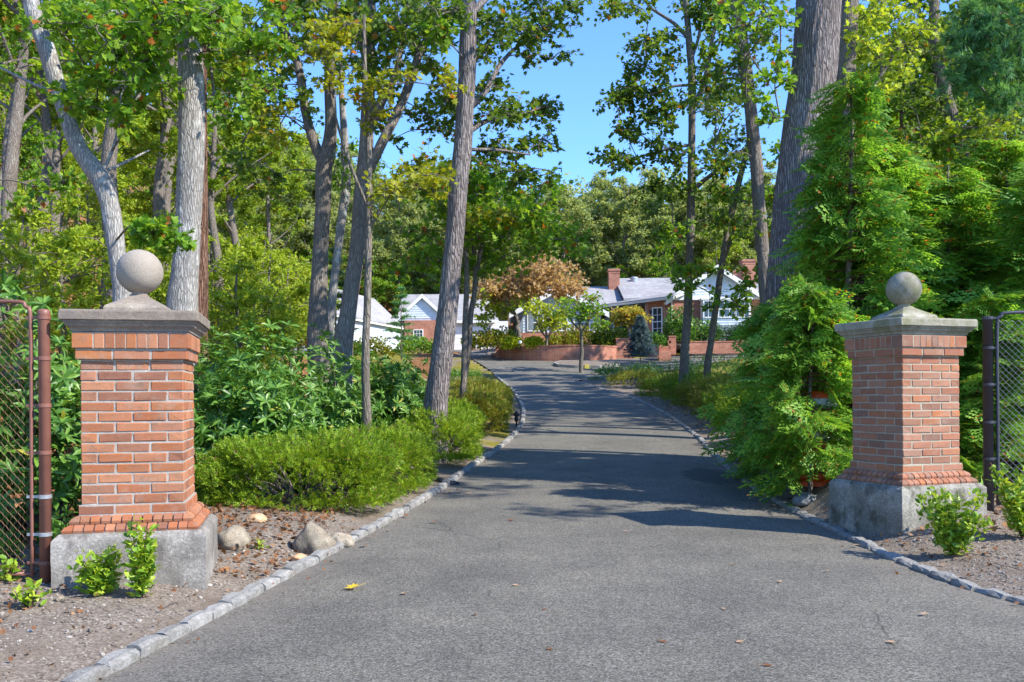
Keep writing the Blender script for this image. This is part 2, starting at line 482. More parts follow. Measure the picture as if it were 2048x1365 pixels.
MT['leaf_rhodo'] = leaf_mat('rhododendron_leaf', [(0.025, 0.085, 0.012), (0.065, 0.165, 0.022), (0.125, 0.25, 0.035), (0.2, 0.34, 0.06)], .25, .42, .4, odd=(.38, .36, .06), odd_at=.985, patch=.35)
MT['leaf_hedge'] = leaf_mat('hedge_leaf', [(0.045, 0.11, 0.008), (0.12, 0.21, 0.012), (0.22, 0.33, 0.018), (0.34, 0.44, 0.03)], .3, patch=.6, odd=(.20, .13, .05), odd_at=.95)
MT['leaf_azalea'] = leaf_mat('azalea_leaf', [(0.09, 0.11, 0.014), (0.16, 0.19, 0.02), (0.24, 0.27, 0.028), (0.34, 0.35, 0.045)], .3, patch=.7, odd=(.18, .08, .03), odd_at=.86)
MT['leaf_thuja'] = leaf_mat('arborvitae_leaf', [(0.055, 0.155, 0.02), (0.135, 0.29, 0.032), (0.23, 0.41, 0.05), (0.35, 0.52, 0.095)], .42, .5, .3, odd=(.36, .14, .02), odd_at=.955, patch=.6)
MT['leaf_lime'] = leaf_mat('lime_leaf', [(.12, .18, .01), (.25, .32, .015), (.38, .44, .02), (.46, .50, .05)], .35)
MT['leaf_weed'] = leaf_mat('weed_leaf', [(0.08, 0.18, 0.015), (0.17, 0.3, 0.022), (0.32, 0.42, 0.035), (0.48, 0.5, 0.07)], .3, .4, .4)
MT['leaf_rust'] = leaf_mat('rust_leaf', [(0.24, 0.16, 0.07), (0.38, 0.24, 0.12), (0.46, 0.32, 0.17), (0.26, 0.27, 0.08)], .35)
MT['leaf_weep'] = leaf_mat('weeping_leaf', [(.36, .20, .05), (.42, .36, .05), (.28, .33, .05), (.48, .22, .09)], .35)
MT['needle_blue'] = leaf_mat('blue_needle', [(.06, .10, .12), (.11, .17, .19), (.18, .26, .28)], .1)
MT['needle_dark'] = leaf_mat('dark_needle', [(.015, .05, .02), (.03, .08, .03), (.06, .12, .05)], .15)
MT['needle_pine'] = leaf_mat('pine_needle', [(.07,.20,.07),(.12,.28,.10),(.18,.36,.14)], .35)
MT['leaf_dry'] = leaf_mat('dry_leaf', [(0.09, 0.04, 0.022), (0.18, 0.08, 0.035), (0.28, 0.14, 0.065), (0.36, 0.23, 0.13)], .15, .8)
MT['leaf_fall_y'] = leaf_mat('yellow_fallen_leaf', [(.62, .42, .03), (.68, .50, .06)], .15, .7)
MT['leaf_fall_t'] = leaf_mat('tan_fallen_leaf', [(.36, .20, .11), (.48, .32, .20), (.55, .42, .30)], .1, .8)

def asphalt():
    m, nt, b = mat('asphalt', .9, .25); g = G(nt)
    v = g.coord()
    fine = g.voro(v, 125, 'F1', 'Color'); 
    sp = nt.nodes.new('ShaderNodeSeparateColor'); g.L(fine, sp.inputs[0])
    n1 = g.noise(v, 1.3, 5, .6); n2 = g.noise(v, 260, 2, .7)
    c = g.ramp(sp.outputs[0], [(0, (.055, .053, .050)), (.45, (.128, .119, .097)), (.8, (.188, .174, .143)), (1, (.27, .258, .235))])
    big = g.ramp(n1, [(.3, (.80, .80, .82)), (.7, (1.18, 1.17, 1.14))])
    c = g.mix(1.0, c, big, 'MULTIPLY')
    wh = g.ramp(g.voro(v, 42, 'F1', 'Distance'), [(.07, (1, 1, 1)), (.12, (0, 0, 0))])
    c = g.mix(g.math('MULTIPLY', wh, .55), c, (.42, .41, .39))
    # the darker patch by the right kerb
    at = nt.nodes.new('ShaderNodeAttribute'); at.attribute_name = 'zone'
    s2 = nt.nodes.new('ShaderNodeSeparateColor'); g.L(at.outputs['Color'], s2.inputs[0])
    pm = g.ramp(g.math('ADD', s2.outputs[0], g.math('MULTIPLY', g.math('SUBTRACT', g.noise(v, 5, 4), .5), .5)), [(.45, (0, 0, 0)), (.52, (1, 1, 1))])
    c = g.mix(g.math('MULTIPLY', pm, .7), c, (.05, .05, .052))
    ck = g.voro(g.coord((1, 1, 1), loc=(3, 1, 0)), .55, 'DISTANCE_TO_EDGE')
    ck = g.voro(g.mix(.10, v, g.noise(v, 2.2, 5, .7, 'Color')), .42, 'DISTANCE_TO_EDGE')
    c = g.mix(g.math('MULTIPLY', g.ramp(ck, [(.0, (1, 1, 1)), (.0035, (0, 0, 0))]), g.ramp(g.noise(v, .8, 3), [(.52, (0, 0, 0)), (.6, (.7, .7, .7))])), c, (.03, .03, .028))
    st = g.ramp(g.noise(v, .45, 6, .7), [(.35, (.84, .84, .85)), (.5, (1, 1, 1)), (.68, (1.14, 1.13, 1.10))])
    c = g.mix(1.0, c, st, 'MULTIPLY')
    dirt = g.math('MULTIPLY', s2.outputs[1], g.ramp(g.noise(v, 9, 4), [(.35, (0, 0, 0)), (.65, (1, 1, 1))]))
    c = g.mix(dirt, c, (.19, .165, .14))
    g.L(c, b.inputs['Base Color'])
    g.L(g.bump(g.math('ADD', g.math('MULTIPLY', sp.outputs[1], .6), n2), .004, .8), b.inputs['Normal'])
    return m
MT['asphalt'] = asphalt()
def ground_mat():
    m, nt, b = mat('earth', .97, .1); g = G(nt)
    v = g.coord()
    at = nt.nodes.new('ShaderNodeAttribute'); at.attribute_name = 'zone'
    s2 = nt.nodes.new('ShaderNodeSeparateColor'); g.L(at.outputs['Color'], s2.inputs[0])
    n1 = g.noise(v, 2.5, 6, .65); n2 = g.noise(v, 45, 5, .7)
    vc = g.voro(v, 70, 'F1', 'Color'); sp = nt.nodes.new('ShaderNodeSeparateColor'); g.L(vc, sp.inputs[0])
    dirt = g.ramp(g.math('ADD', g.math('MULTIPLY', n1, .5), g.math('MULTIPLY', n2, .5)), [(.3, (.11, .082, .06)), (.5, (.23, .185, .145)), (.7, (.37, .315, .26))])
    peb = g.ramp(sp.outputs[0], [(0, (.085, .065, .05)), (.5, (.205, .168, .135)), (1, (.38, .335, .285))])
    dirt = g.mix(g.ramp(n1, [(.42, (.15, .15, .15)), (.6, (.8, .8, .8))]), dirt, peb)
    vl = g.voro(v, 16, 'F1', 'Color'); s3 = nt.nodes.new('ShaderNodeSeparateColor'); g.L(vl, s3.inputs[0])
    lit = g.ramp(s3.outputs[0], [(0, (.09, .04, .02)), (.4, (.20, .085, .035)), (.75, (.32, .15, .06)), (1, (.40, .25, .12))])
    gr = g.ramp(g.math('ADD', g.math('MULTIPLY', n1, .6), g.math('MULTIPLY', n2, .4)), [(.35, (.10, .10, .02)), (.5, (.20, .18, .03)), (.65, (.34, .27, .05))])
    nz = g.math('MULTIPLY', g.math('SUBTRACT', g.noise(v, .9, 7, .65), .5), 1.8)
    c = g.mix(g.ramp(g.math('ADD', s2.outputs[0], nz), [(.3, (0, 0, 0)), (.7, (1, 1, 1))]), dirt, lit)
    c = g.mix(g.ramp(g.math('ADD', s2.outputs[1], nz), [(.4, (0, 0, 0)), (.6, (1, 1, 1))]), c, gr)
    g.L(c, b.inputs['Base Color'])
    g.L(g.bump(g.math('ADD', n2, g.math('MULTIPLY', sp.outputs[1], .7)), .015), b.inputs['Normal'])
    return m
MT['earth'] = ground_mat()
def wall_brick_mat():
    m, nt, b = mat('far_brickwork', .9, .2); g = G(nt)
    tc = nt.nodes.new('ShaderNodeTexCoord')
    sx = nt.nodes.new('ShaderNodeSeparateXYZ'); g.L(tc.outputs['Object'], sx.inputs[0])
    cb = nt.nodes.new('ShaderNodeCombineXYZ')
    g.L(g.math('ADD', sx.outputs[0], sx.outputs[1]), cb.inputs[0]); g.L(sx.outputs[2], cb.inputs[1])
    br = nt.nodes.new('ShaderNodeTexBrick')
    br.inputs['Scale'].default_value = 1; br.inputs['Brick Width'].default_value = .215; br.inputs['Row Height'].default_value = .0725
    br.inputs['Mortar Size'].default_value = .006; br.offset = .5
    br.inputs['Color1'].default_value = (.34, .11, .06, 1); br.inputs['Color2'].default_value = (.46, .18, .11, 1); br.inputs['Mortar'].default_value = (.42, .34, .28, 1)
    g.L(cb.outputs[0], br.inputs['Vector'])
    n = g.noise(g.coord(), 1.2, 4)
    g.L(g.mix(1.0, br.outputs[0], g.ramp(n, [(.3, (.75, .75, .75)), (.7, (1.15, 1.15, 1.15))]), 'MULTIPLY'), b.inputs['Base Color'])
    g.L(g.bump(br.outputs['Fac'], .006, -1.0), b.inputs['Normal'])
    return m
MT['far_brick'] = wall_brick_mat()
MT['siding'] = plain('pale_siding', (.56, .62, .68), .7, .2, .10, 3)
MT['siding_shaded'] = plain('shaded_siding', (.40, .42, .40), .8, .2, .12, 3)  # darker copy of the pale siding: the gable's shade is put into the colour
def shingle_mat():
    m, nt, b = mat('roof_shingle', .95, .15); g = G(nt)
    v = g.coord((3, 3, 12)); c1 = g.voro(v, 1.8, 'F1', 'Color'); sp = nt.nodes.new('ShaderNodeSeparateColor'); g.L(c1, sp.inputs[0])
    n = g.noise(g.coord(), .8, 4)
    g.L(g.mix(1.0, g.ramp(sp.outputs[0], [(0, (.24, .235, .24)), (1, (.36, .35, .35))]), g.ramp(n, [(.3, (.85, .85, .85)), (.7, (1.1, 1.1, 1.1))]), 'MULTIPLY'), b.inputs['Base Color'])
    g.L(g.bump(sp.outputs[0], .01), b.inputs['Normal'])
    return m
MT['shingle'] = shingle_mat()
def glass_mat():
    m, nt, b = mat('window_glass', .06, .8)
    b.inputs['Base Color'].default_value = (.035, .05, .065, 1)
    return m
MT['glass'] = glass_mat()

# ------------------------------------------------------------ ground sheets
def axis(lo, hi, fine_lo, fine_hi, df, growth):
    a = list(np.arange(fine_lo, fine_hi, df)); s = df; x = fine_hi
    while x < hi: a.append(x); s *= growth; x += s
    a.append(hi); s = df; x = fine_lo - df
    while x > lo: a.insert(0, x); s *= growth; x -= s
    a.insert(0, lo)
    return np.array(a)
gx = axis(-220, 220, -8, 8, .11, 1.06)
gy = axis(-12, 420, 2.5, 16, .11, 1.035)
XX, YY = np.meshgrid(gx, gy)
ZZ = ground_z(XX.ravel(), YY.ravel()).reshape(XX.shape)
INS = inside(XX.ravel(), YY.ravel(), DRIVE).reshape(XX.shape)
# keep the sheet just under the asphalt
ero = INS.copy()
ZZ = ZZ - np.where(ero, .05 + .0012 * YY, 0)
nx, ny = len(gx), len(gy)
i = np.arange(ny - 1)[:, None] * nx; j = np.arange(nx - 1)[None]
gf = np.stack([i + j, i + j + 1, i + nx + j + 1, i + nx + j], -1).reshape(-1, 4)
gme = npmesh('ground', np.stack([XX, YY, ZZ], -1).reshape(-1, 3), [gf], MT['earth'], smooth=True)
za = gme.color_attributes.new('zone', 'FLOAT_COLOR', 'POINT')
xf, yf = XX.ravel(), YY.ravel()
litter = np.clip(sstep(-2.2, -4.5, xf) * sstep(6.3, 8.0, yf) + sstep(14, 20, yf) * sstep(-3.5, -6, xf) + .8 * sstep(9, 11, yf) * sstep(4.5, 6.5, xf) * (1 - sstep(16, 20, yf)) + sstep(70, 85, yf), 0, 1)
litter = np.maximum(litter, .62 * sstep(-3.6, -5.4, xf) * sstep(-.5, 2, yf))
grass = np.clip(.6 * sstep(12, 20, yf) * (1 - sstep(50, 70, yf)) * sstep(-5, -3, xf) * (xf < 0) + sstep(17, 21, yf) * sstep(5.2, 6.5, xf - .0 * yf) + sstep(40, 46, yf) * sstep(-5, -7, xf) * sstep(-30, -18, xf) + .35 * sstep(17, 20, yf) * (1 - sstep(40, 44, yf)) * ((xf < -1.6) & (xf > -4.5)), 0, 1) * (1 - sstep(85, 95, yf))
grass = np.clip(grass - .0, 0, 1)
cc = np.stack([litter * (1 - grass), grass, 0 * xf, 0 * xf + 1], -1).astype(np.float32)
za.data.foreach_set('color', cc.ravel())
g_o = link('ground', gme); tag(g_o, 'bare sandy earth with pebbles, leaf litter and yellowing moss beside the drive', kind='structure')

# driveway sheet
nrow = 240
def resample(p, n):
    L = np.concatenate([[0], np.cumsum(np.linalg.norm(np.diff(p, axis=0), axis=1))])
    q = np.linspace(0, L[-1], n)
    return np.stack([np.interp(q, L, p[:, k]) for k in range(2)], -1)
# pair edges by depth
def by_depth(p, ys):
    o = np.argsort(p[:, 1]); return np.interp(ys, p[o, 1], p[o, 0])
ymax = RE[-1, 1]
ys = np.concatenate([np.linspace(min(LE[0, 1], RE[0, 1]), 14, 110), np.linspace(14.1, ymax, 130)])
# rows across: left x(y), right x(y)
lx = by_depth(LE, ys); rx = by_depth(RE, ys)
u = np.linspace(0, 1, 25)
dx_ = lx[:, None] * (1 - u) + rx[:, None] * u
dy_ = np.repeat(ys[:, None], 25, 1)
crown = .02 * (1 - (2 * u - 1) ** 2)[None]
dz_ = base_z(dx_.ravel(), dy_.ravel()).reshape(dx_.shape) + .006 + crown
i = np.arange(len(ys) - 1)[:, None] * 25; j = np.arange(24)[None]
df = np.stack([i + j, i + j + 1, i + 25 + j + 1, i + 25 + j], -1).reshape(-1, 4)
dme = npmesh('driveway', np.stack([dx_, dy_, dz_], -1).reshape(-1, 3), [df], MT['asphalt'], smooth=True)
za = dme.color_attributes.new('zone', 'FLOAT_COLOR', 'POINT')
xf, yf = dx_.ravel(), dy_.ravel()
pc = solveD(1425, 955)
patch = np.exp(-(((xf - pc.x) / .45) ** 2 + ((yf - pc.y) / 1.0) ** 2))
edge = np.maximum(1 - np.minimum(u, 1) * 14, 0)[None] + np.maximum(1 - (1 - u) * 16, 0)[None]
edge = np.repeat(edge, len(ys), 0).ravel()
za.data.foreach_set('color', np.stack([patch, np.clip(edge, 0, 1) * .8, 0 * xf, 0 * xf + 1], -1).astype(np.float32).ravel())
tag(link('driveway', dme), 'grey asphalt drive curving uphill between the gate piers to the house', kind='structure')
# court in front of the house
far_l = LE[LE[:, 1] >= ymax - .01]
cpoly = np.vstack([[[float(by_depth(LE, np.array([ymax]))[0]), ymax]], far_l, COURT[::-1]])
cpoly[-1] = RE[-1]
cyv = np.linspace(ymax, cpoly[:, 1].max(), 150); cxv = np.linspace(cpoly[:, 0].min() - .5, cpoly[:, 0].max() + .5, 320)
CXX, CYY = np.meshgrid(cxv, cyv)
cz = base_z(CXX.ravel(), CYY.ravel()) - .012
keep = inside(CXX.ravel(), CYY.ravel(), np.vstack([cpoly])) | (seg_dist(CXX.ravel(), CYY.ravel(), np.vstack([cpoly, cpoly[:1]])) < .05)
nx2 = len(cxv)
i = np.arange(len(cyv) - 1)[:, None] * nx2; j = np.arange(nx2 - 1)[None]
cf = np.stack([i + j, i + j + 1, i + nx2 + j + 1, i + nx2 + j], -1).reshape(-1, 4)
cf = cf[keep[cf].all(1)]
cme = npmesh('court', np.stack([CXX.ravel(), CYY.ravel(), cz + .02], -1), [cf], MT['asphalt'], smooth=True)
tag(link('parking_court', cme), 'asphalt turning area in front of the brick retaining wall', kind='structure')

# ------------------------------------------------------------ kerb stones
def block_mesh(seed, L):
    r = random.Random(seed); m = MB()
    h, w = .14, .105
    v = []
    for x in (-L / 2, -L / 6, L / 6, L / 2):
        for (yy, zz) in ((-w / 2, -h / 2), (w / 2, -h / 2), (w / 2, h / 2 - .018), (w / 2 - .02, h / 2), (-w / 2 + .02, h / 2), (-w / 2, h / 2 - .018)):
            k = .85 if abs(x) > L / 3 else 1.0
            v.append((x + r.uniform(-.006, .006), yy * k + r.uniform(-.007, .007), zz * (1 if zz < 0 else (.86 if abs(x) > L / 3 else 1)) + r.uniform(-.005, .005)))
    f = []
    for s in range(3):
        for q in range(6):
            q2 = (q + 1) % 6; f.append((s * 6 + q, s * 6 + 6 + q, s * 6 + 6 + q2, s * 6 + q2))
    f += [tuple(range(6)), tuple(range(18, 24))[::-1]]
    m.add(v, f)
    return m.mesh('kerb_block', MT['granite'])
KB = [block_mesh(s, .245) for s in range(8)]
def kerb(line, side, name, label, ylimit, far=46):
    root = tag(empty(name, (line[0][0], line[0][1], 0)), label, kind='structure')
    p = line
    L = np.concatenate([[0], np.cumsum(np.linalg.norm(np.diff(p, axis=0), axis=1))])
    s = 0.13
    joined = MB(); cnt = 0
    while s < L[-1] - .1:
        x = np.interp(s, L, p[:, 0]); y = np.interp(s, L, p[:, 1])
        x2 = np.interp(s + .05, L, p[:, 0]); y2 = np.interp(s + .05, L, p[:, 1])
        if y > far: break
        a = math.atan2(y2 - y, x2 - x)
        nx_, ny_ = -math.sin(a) * side, math.cos(a) * side
        c = (x + nx_ * .05, y + ny_ * .05, float(base_z(x, y)) - (.006 if side > 0 else .028) + rnd.uniform(-.008, .008))
        rot = (rnd.uniform(-.06, .06), rnd.uniform(-.05, .05) - math.atan(0), a + rnd.uniform(-.05, .05) + (math.pi if rnd.random() < .5 else 0))
        me = KB[rnd.randrange(8)]
        if y < ylimit and y > 2.6:
            o = link('kerb_block', me, root)
            o.matrix_parent_inverse = Matrix.Translation((-line[0][0], -line[0][1], 0))
            o.location = c; o.rotation_euler = rot; o.scale = (1.0, rnd.uniform(.9, 1.1), 1)
            cnt += 1
        elif y >= ylimit:
            M = Matrix.Translation(c) @ Matrix.Rotation(a, 4, 'Z')
            joined.add([M @ v.co for v in me.vertices], [tuple(q.vertices) for q in me.polygons])
        s += .258 + rnd.uniform(-.006, .01)
    if joined.n:
        o = joined.build('kerb_blocks', MT['granite'], root); o['kind'] = 'stuff'
        o.matrix_parent_inverse = Matrix.Translation((-line[0][0], -line[0][1], 0))
kerb(LE, 1, 'left_kerb', 'row of rough grey granite blocks edging the left of the drive', 26)
kerb(RE, -1, 'right_kerb', 'row of rough grey granite blocks edging the right of the drive', 26)

# ------------------------------------------------------------ gate piers
def bevel_box(lx_, ly_, lz_, mt, name='brick', bev=.005, jitter=0, seed=0):
    m = MB(); m.box(-lx_ / 2, -ly_ / 2, -lz_ / 2, lx_ / 2, ly_ / 2, lz_ / 2)
    me = m.mesh(name, mt, bevel=bev, seg=1)
    if jitter:
        r = random.Random(seed)
        for v in me.vertices: v.co += Vector((r.uniform(-jitter, jitter), r.uniform(-jitter, jitter), r.uniform(-jitter, jitter)))
    return me
def pier(loc, rz, zb, kb, km, kc, kp, label, flare_side=1):
    root = empty('gate_pier', loc, label, 'gate pier', 'gate piers', rz)
    bm_, mm_ = MT[kb], MT[km]
    B = lambda z: z - zb
    W, CH, J = .63, .0667, .0095
    # plinth
    m = MB(); m.sq([(.460, -.25), (.462, .33), (.452, .345), (.424, .37)])
    import bmesh
    me = m.mesh('plinth', MT[kp])
    bmx = bmesh.new(); bmx.from_mesh(me)
    bmesh.ops.subdivide_edges(bmx, edges=bmx.edges[:], cuts=9, use_grid_fill=True)
    for v in bmx.verts:
        n_ = noise.noise_vector(v.co * 7 + Vector((zb * 10, 0, 0))) * .006
        v.co += Vector((n_.x, n_.y, n_.z * .6))
    for fc in bmx.faces: fc.smooth = True
    bmx.to_mesh(me); bmx.free()
    pl = link('plinth', me, root)
    bv = pl.modifiers.new('edge', 'EDGE_SPLIT'); bv.split_angle = R(35)
    z = .37
    # mortar core
    mc = MB(); mc.sq([(.405, z - .02), (.405, z + .006), (.355, z + .05), (.332, z + .095), (.326, z + .10), (.326, z + .17), (.3105, z + .17), (.3105, z + 1.11), (.338, z + 1.11), (.338, z + 1.18), (.353, z + 1.18), (.353, z + 1.285)])
    mc.build('mortar_core', mm_, root)
    S = {}
    def course(zc, Wc, even, hh=CH - J):
        full = (Wc - 2 * J) / 3
        side = (Wc - 2 * full / 2 - 3 * J + full - full) / 1
        half = .0965
        st = (Wc - 2 * half - 3 * J) / 2
        kA = ('A', round(full, 4), round(hh, 3)); kB_ = ('B', round(st, 4), round(hh, 3))
        for k, ln in ((kA, full), (kB_, st)):
            if k not in S: S[k] = [bevel_box(ln, half, hh, bm_, bev=.005, jitter=.0026, seed=q + len(S) * 7) for q in range(3)]
        def put(k, x, y, a):
            o = link('brick', rnd.choice(S[k]), root)
            o.location = (x + rnd.uniform(-.0015, .0015), y + rnd.uniform(-.0015, .0015), zc)
            o.rotation_euler = (0, 0, a + rnd.uniform(-.006, .006))
        c = (Wc - half) / 2
        for s_ in (-1, 1):
            for q in (-1, 0, 1):
                t_ = q * (full + J)
                put(kA, *((t_, s_ * c) if even else (s_ * c, t_)), 0 if even else math.pi / 2)
            for q in (-.5, .5):
                t_ = q * (st + J)
                put(kB_, *((s_ * c, t_) if even else (t_, s_ * c)), math.pi / 2 if even else 0)
    # flare: two rows of rounded bricks
    def flare(z0, ho, hi, hgt, n):
        bw = 2 * (hi - .02) / n
        pr = [(-ho, z0), (-ho - .004, z0 + hgt * .35), (-ho + .010, z0 + hgt * .72), (-hi - .004, z0 + hgt), (-hi + .05, z0 + hgt), (-hi + .05, z0)]
        mb = MB(); mb.prism(pr, bw - .010, 'x', -(bw - .010) / 2)
        me = mb.mesh('brick', bm_)
        # corner brick
        e = hi - .02; cb = MB()
        rings = [(ho, z0), (ho + .004, z0 + hgt * .35), (ho - .010, z0 + hgt * .72), (hi + .004, z0 + hgt)]
        v = []
        for h_, zz in rings: v += [(e, -e, zz), (e, -h_, zz), (h_, -h_, zz), (h_, -e, zz)]
        f = []
        for q in range(3):
            for w in range(4):
                w2 = (w + 1) % 4; f.append((q * 4 + w, q * 4 + w2, q * 4 + 4 + w2, q * 4 + 4 + w))
        f += [(3, 2, 1, 0), (12, 13, 14, 15)]
        cb.add(v, f); cme_ = cb.mesh('brick', bm_)
        for k in range(4):
            a = k * math.pi / 2
            for q in range(n):
                t_ = (q - (n - 1) / 2) * bw
                o = link('brick', me, root)
                o.location = Matrix.Rotation(a, 3, 'Z') @ Vector((t_, rnd.uniform(-.003, .003), 0)); o.rotation_euler = (0, 0, a)
            o = link('brick', cme_, root); o.rotation_euler = (0, 0, a)
    flare(z, .410, .368, .050, 11)
    flare(z + .052, .372, .334, .050, 10)
    z += .105
    course(z + .03, .66, True); z += CH
    for k in range(14):
        course(z + CH / 2 - .003, W, k % 2 == 1); z += CH
    course(z + CH / 2, .685, True, .060); z += CH + .004
    # soldier course
    Ws = .715; hh = .10
    nar, wide = .066, .125
    nm = bevel_box(nar - .006, .07, hh, bm_, bev=.004, jitter=.0015, seed=3); wm = bevel_box(wide, wide, hh, bm_, bev=.004, jitter=.0015, seed=4)
    n_ = 7; bw = (Ws - 2 * wide - .01) / n_
    for k in range(4):
        a = k * math.pi / 2; Rm = Matrix.Rotation(a, 3, 'Z')
        for q in range(n_):
            o = link('brick', nm, root); o.location = Rm @ Vector(((q - (n_ - 1) / 2) * bw, -(Ws - .07) / 2 + rnd.uniform(-.002, .002), z + hh / 2 + .004)); o.rotation_euler = (0, 0, a)
        o = link('brick', wm, root); o.location = Rm @ Vector((-(Ws - wide) / 2, -(Ws - wide) / 2, z + hh / 2 + .004)); o.rotation_euler = (0, 0, a)
    z += .112
    # capstone: ogee and slab
    m = MB()
    m.sq([(.360, z), (.363, z + .012), (.370, z + .022), (.386, z + .034), (.392, z + .048), (.404, z + .058), (.407, z + .068)])
    m.build('cap_moulding', MT[kc], root, bevel=.002)
    m = MB(); m.sq([(.420, z + .068), (.422, z + .128), (.414, z + .138)])
    me = m.mesh('cap_slab', MT[kc])
    bmx = bmesh.new(); bmx.from_mesh(me)
    bmesh.ops.bevel(bmx, geom=bmx.edges[:], offset=.005, segments=1, affect='EDGES')
    bmesh.ops.subdivide_edges(bmx, edges=bmx.edges[:], cuts=5, use_grid_fill=True)
    for v in bmx.verts:
        q = noise.noise_vector(v.co * 14) * .004; v.co += q
    bmx.to_mesh(me); bmx.free()
    link('cap_slab', me, root)
    z += .137
    # pedestal and ball
    m = MB(); m.sq([(.20, z - .01), (.198, z + .034), (.185, z + .052), (.16, z + .066), (.12, z + .088), (.08, z + .112), (.058, z + .128), (.05, z + .14)])
    m.build('ball_pedestal', MT[kc], root, bevel=.004)
    m = MB(); m.lathe([(.055, z + .105), (.058, z + .125), (.052, z + .14), (.054, z + .155), (.075, z + .172)], 28); m.build('ball_neck', MT[kc], root, smooth=True)
    rb = .152; zc = z + .155 + rb * .93
    m = MB(); m.lathe([(max(rb * math.sin(math.pi * t / 20), .001), zc - rb * math.cos(math.pi * t / 20)) for t in range(21)], 40)
    me = m.mesh('stone_ball', MT['ball'] if kc == 'cast_l' else MT['cast_r'], True)
    for v in me.vertices:
        v.co += (v.co - Vector((0, 0, zc))).normalized() * (noise.noise(v.co * 9 + Vector((zb * 50, 0, 0))) * .003 + noise.noise(v.co * 30) * .0012)
    link('stone_ball', me, root)
    return root
pier((-2.544, 6.336, .068), R(13), .068, 'brick_l', 'mortar_l', 'cast_l', 'conc_l', 'red brick gate pier with pale mortar and stone ball, left of the drive')
pier((3.528, 8.314, .135), R(20), .135, 'brick_r', 'mortar_r', 'cast_r', 'conc_r', 'rosy brick gate pier with shaded side and stone ball, right of the drive')

# ------------------------------------------------------------ leaf templates
def T_quad(w=.55):   # folded diamond leaf, unit long
    return np.array([(0, 0, 0), (w / 2, .45, .06), (0, 1, -.05), (-w / 2, .45, .06)]), [np.array([(0, 1, 2), (0, 2, 3)])]
def T_oval(w=.3):    # long smooth leaf with midrib
    v = [(0, 0, 0), (w * .40, .25, .05), (w * .5, .6, .04), (0, 1, -.10), (-w * .5, .6, .04), (-w * .40, .25, .05), (0, .3, 0), (0, .65, -.01)]
    return np.array(v), [np.array([(0, 1, 6), (0, 6, 5), (3, 4, 7), (3, 7, 2)]), np.array([(6, 1, 2, 7), (5, 6, 7, 4)])]
def T_lobed(kind='oak'):
    if kind == 'oak':
        o = [(0, 0), (.10, .18), (.26, .24), (.14, .38), (.36, .52), (.17, .60), (.27, .80), (.10, .80), (0, 1)]
    else:
        o = [(0, .05), (.22, -.02), (.24, .16), (.50, .22), (.36, .40), (.52, .66), (.26, .60), (.18, .74), (0, 1)]
    pts = o + [(-x, y) for x, y in o[-2:0:-1]]
    v = [(x, y, .09 * abs(x) * 2 - .12 * (y - .4) ** 2) for x, y in pts]
    v.append((0, .42, 0))
    c = len(v) - 1; k = len(pts)
    return np.array(v), [np.array([(c, i, (i + 1) % k) for i in range(k)])]
def T_star():       # cheaper lobed leaf
    o = [(0, 0), (.20, .18), (.48, .22), (.26, .44), (.42, .68), (.14, .66), (0, 1), (-.14, .66), (-.42, .68), (-.26, .44), (-.48, .22), (-.20, .18)]
    v = [(x, y, .12 * abs(x) - .1 * (y - .4) ** 2) for x, y in o] + [(0, .42, 0)]
    return np.array(v), [np.array([(12, i, (i + 1) % 12) for i in range(12)])]
def T_twig(nl=7, w=.16):   # little twig with leaflets in a flat-ish fan
    V = []; Fs = []
    r = random.Random(5)
    for k in range(nl):
        t = .12 + .8 * k / nl; s = 1 if k % 2 else -1
        a = s * (1.05 - .5 * t); L = .42 * (1 - .35 * t)
        if k == nl - 1: a = 0
        b = np.array((0, t, 0)); d = np.array((math.sin(a), math.cos(a), r.uniform(-.25, .35))); n = np.array((math.cos(a), -math.sin(a), 0))
        i = len(V); V += [b, b + d * L * .5 + n * w * .5, b + d * L, b + d * L * .5 - n * w * .5]
        Fs += [(i, i + 1, i + 2), (i, i + 2, i + 3)]
    return np.array(V), [np.array(Fs)]
def T_frond(): # arborvitae spray: branchlets with flat scale tips
    V = []; Fs = []; r = random.Random(3)
    def strip(b, a, L, w, z):
        i = len(V); d = np.array((math.sin(a), math.cos(a), 0)); n = np.array((math.cos(a), -math.sin(a), 0))
        V.extend([b - n * w * .5, b + n * w * .5, b + d * L * .6 + n * w * .55 + (0, 0, z * .5), b + d * L + (0, 0, z), b + d * L * .6 - n * w * .55 + (0, 0, z * .5)])
        Fs.append((i, i + 1, i + 2, i + 3, i + 4))
    for k in range(8):
        t = .06 + .86 * k / 8; s = 1 if k % 2 else -1
        L = .40 * (1 - .55 * t) + .06; a = s * (.95 - .35 * t)
        b = np.array((0, t, -.18 * t * t))
        strip(b, a, L, .055, -.05)
        for q in (.35, .7):
            bb = b + np.array((math.sin(a), math.cos(a), -.04)) * L * q
            strip(bb, a - s * .75, L * .45, .045, -.03); strip(bb, a + s * .65, L * .34, .045, -.03)
    strip(np.array((0, 0, 0)), 0, .95, .04, -.18)
    return np.array(V), [np.array(Fs)]
def T_tuft(n=9, w=.05, spread=.6):  # needle tuft
    V = []; Fs = []; r = random.Random(9)
    for k in range(n):
        d = np.array((r.uniform(-spread, spread), 1, r.uniform(-spread, spread))); d /= np.linalg.norm(d)
        nn = np.cross(d, (0, 0, 1)); nn /= np.linalg.norm(nn)
        i = len(V); V += [nn * w, -nn * w, d * r.uniform(.7, 1)]; Fs.append((i, i + 1, i + 2))
    return np.array(V), [np.array(Fs)]
